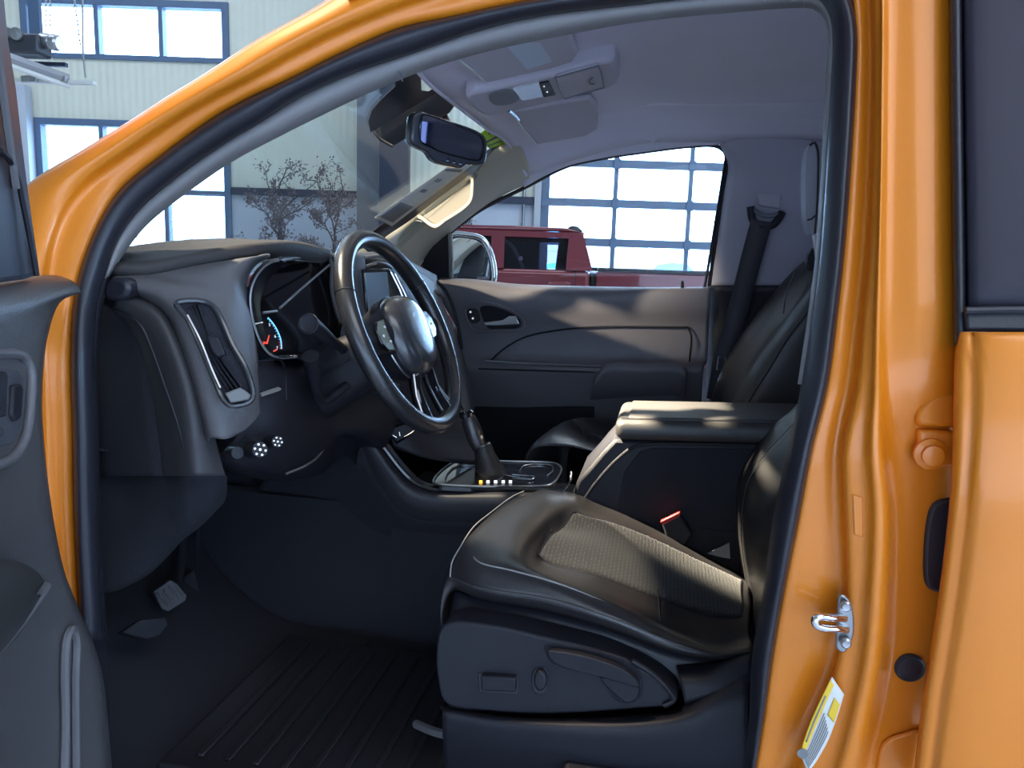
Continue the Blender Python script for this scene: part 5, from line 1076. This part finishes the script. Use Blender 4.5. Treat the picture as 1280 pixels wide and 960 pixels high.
plate('handle_pocket', LD([(-20,464,.010),(8,464,.010),(11,470,.010),(9,520,.010),(-20,528,.010)]), .004, DARKER, ddr, .002)
plate('lock_switch', LD([(18,481,.016),(28,479,.016),(31,486,.016),(28,522,.016),(20,527,.016),(16,518,.016)]), .010, DARK, ddr, .003, segs=3)
plate('door_release', LD([(-20,533,.018),(6,534,.018),(7,544,.018),(-20,552,.018)]), .008, SATIN, ddr, .003)
AR_ = [[(-60,700,.0),(0,700,.0),(25,703,.0),(48,716,.0),(55,726,.0)], [(-60,704,.05),(-5,704,.05),(20,708,.05),(42,720,.045),(50,732,.035)], [(-60,760,.085),(-20,765,.08),(5,758,.075),(28,748,.065),(44,740,.05)], [(-60,830,.08),(-20,815,.075),(0,800,.07),(24,772,.06),(46,745,.045)], [(-60,860,.02),(-15,835,.02),(8,812,.02),(34,780,.015),(56,742,.01)]]
loft('door_armrest', [LD(r_) for r_ in AR_], LEATHER2, ddr, 40, 30, sharp=180)
tube('armrest_border', LD([(-30,842,.022),(0,808,.024),(25,778,.022),(45,750,.018),(57,733,.012)]), .006, DASH, ddr, 8, n=30)
tube('pocket_edge', LD([(80,990,.008),(82,900,.008),(81,830,.008),(84,796,.008),(90,786,.006),(95,798,.004),(94,850,.004),(95,990,.006)]), .0055, DASH, ddr, 8, n=60)
plate('door_seal', [P(x, y, DL(x)+.03) for x, y in [(74,378),(60,394),(56,440),(53,500),(57,575),(66,645),(78,714),(98,760),(112,800),(60,800),(40,600),(40,420),(60,380)]], .01, RUB, ddr, .003)
# outer skin of the open door
loft('outer_skin', [[P(x, y, DL(x))+V((-.07, .05, 0)) for x, y in ((98,366),(56,500),(62,640),(96,760),(140,990))], [P(x, y, DL(x))+V((-.07, .05, 0)) for x, y in ((-60,366),(-60,500),(-60,640),(-60,760),(-60,990))]], PAINT, ddr, 20, 4)
# ------------------------------------------------ footwell
pdl = plate('brake_pedal', L([(190,739,1.32),(213,724,1.34),(222,728,1.35),(235,744,1.36),(233,752,1.355),(210,766,1.33),(203,762,1.32)]), .012, RUB, truck, .003, axis=V((-.8, .3, -.3)))
for k in range(4): tube('tread_rib', [P(198+k*7, 742-k*4, 1.318+.006*k), P(210+k*6.5, 757-k*3.6, 1.322+.006*k)], .0016, DASH, pdl, 5)
tube('pedal_arm', [P(222, 742, 1.37), P(228, 690, 1.46), P(232, 600, 1.5)], .008, DARKER, pdl, 8, n=14)
pd2 = plate('accelerator_pedal', L([(228,722,1.46),(243,712,1.47),(252,745,1.48),(238,752,1.47)]), .010, RUB, truck, .003, axis=V((-.8, .3, -.3)))
tube('pedal_arm', [P(242, 730, 1.49), P(246, 690, 1.55), P(250, 600, 1.6)], .007, DARKER, pd2, 8, n=14)
fr_ = plate('foot_rest', L([(150,792,1.15),(184,800,1.18),(200,796,1.2),(213,780,1.22),(206,770,1.22),(176,775,1.17)]), .02, DARK, truck, .004, axis=V((-.8, .3, -.3)))
loft('footwell_carpet', [[V((-.62, .96, .58)), V((-.62, 1.3, .58)), V((-.62, 1.6, .58))], [V((-.85, .96, .60)), V((-.85, 1.3, .60)), V((-.85, 1.6, .60))], [V((-1.02, .96, .72)), V((-1.02, 1.3, .72)), V((-1.02, 1.6, .72))], [V((-1.15, .96, 1.0)), V((-1.15, 1.3, 1.0)), V((-1.15, 1.6, 1.0))], [V((-1.15, .96, 1.2)), V((-1.15, 1.3, 1.2)), V((-1.15, 1.6, 1.2))]], DARKER, truck, 20, 30)
MATR = mat('mat_rubber', (.016, .016, .020), .5, bump=.3)
mo = []
bm = bmesh.new(); add_box(bm, (-.52, 1.26, .603), (.52, .46, .012), None)
fm = link('floor_mat', bm, MATR, None, bevel=.005)
bm = bmesh.new()
for k in range(9): add_box(bm, (-.72+k*.05, 1.26, .612), (.012, .40, .006))
link('mat_ribs', bm, MATR, fm, bevel=.002)
tag(fm, 'black ribbed rubber floor mat in the driver footwell', 'floor mat')
# ================================================================== LIGHT
w = bpy.data.worlds.new('sky'); scn.world = w; w.use_nodes = True; bgn = w.node_tree.nodes['Background']
bgn.inputs[0].default_value = (.40, .63, 1.0, 1); bgn.inputs[1].default_value = 15.0
def area(name, loc, tgt, sx, sy, energy, color, spread=180):
    l = bpy.data.lights.new(name, 'AREA'); l.shape = 'RECTANGLE'; l.size = sx; l.size_y = sy; l.energy = energy; l.color = color; l.spread = R(spread)
    o = bpy.data.objects.new(name, l); col.objects.link(o); o.location = loc
    o.rotation_euler = (V(tgt)-V(loc)).to_track_quat('-Z', 'Y').to_euler(); return o
C0 = V((0, 1, 1.3))
area('showroom_lamp', g(3.0, -2.6, 5.6), g(1.2, .9, 1.2), 5, 3, 170, (.86, .90, 1))
area('frontal_fill', g(.8, -4.6, 1.35), g(.3, 1.2, 1.4), 10, 2.5, 265, (.48, .66, 1))  # added blue fill from behind the camera, the wall there has no opening
area('hall_lamp', g(-5, 7, 6.4), g(-5, 8, 0), 6, 4, 230, (.70, .80, 1))
area('hall_lamp', g(3, 7.5, 6.4), g(3, 8, 0), 6, 3, 260, (.78, .88, 1))
def spot(name, loc, tgt, half, energy, color, size=.12):
    l = bpy.data.lights.new(name, 'SPOT'); l.energy = energy; l.color = color; l.spot_size = R(half*2); l.spot_blend = .35; l.shadow_soft_size = size
    o = bpy.data.objects.new(name, l); col.objects.link(o); o.location = loc; o.rotation_euler = (V(tgt)-V(loc)).to_track_quat('-Z', 'Y').to_euler(); return o
WARM = (1, .80, .58)
spot('warm_patch_spot', V((-3.6, 1.9, 4.9)), V((-.08, 1.70, 1.17)), 2.2, 38000, WARM)  # narrow warm beams added, each cone shaped to light one patch of the cabin
spot('warm_patch_spot', V((-2.2, .9, 5.2)), V((-.32, 1.28, 1.0)), 4.2, 2800, WARM)
spot('warm_patch_spot', V((-4.2, -.3, 2.9)), V((-.70, 2.2, 1.62)), 3, 5000, WARM)
scn.view_settings.view_transform = 'Standard'; scn.view_settings.look = 'None'; scn.view_settings.exposure = 0; scn.view_settings.gamma = 1; scn.view_settings.use_curve_mapping = False
scn.cycles.use_denoising = True
scn.cycles.max_bounces = 7; scn.cycles.transparent_max_bounces = 16; scn.cycles.caustics_reflective = False; scn.cycles.caustics_refractive = False

box('tunnel_side', (-.75, 1.60, .72), (.95, .04, .36), DARKER, truck)
loft('dash_underside', [[V((-.76, 1.06, 1.13)), V((-.74, 1.3, 1.13)), V((-.70, 1.62, 1.13))], [V((-1.2, .98, 1.15)), V((-1.2, 1.3, 1.15)), V((-1.2, 1.62, 1.15))]], DARKER, truck, 6, 4)
box('passenger_footwell', (-1.0, 2.02, .80), (.05, .75, .9), DARKER, truck)
box('kick_panel', (-1.02, .975, .85), (.38, .03, .62), DARK, truck)

loft('rim_shade_panel', [L([(112,590,1.06),(160,592,1.06),(205,594,1.03),(232,594,1.0),(262,594,1.01),(284,596,1.05)]), L([(112,660,1.06),(160,660,1.06),(205,655,1.05),(236,650,1.04),(262,640,1.06),(280,628,1.12)]), L([(112,740,1.06),(140,740,1.06),(165,730,1.07),(190,715,1.09),(215,690,1.12),(240,660,1.2)])], DARKER, dash, 30, 16, sharp=180)  # dark sheet added where the rim runs down into shade
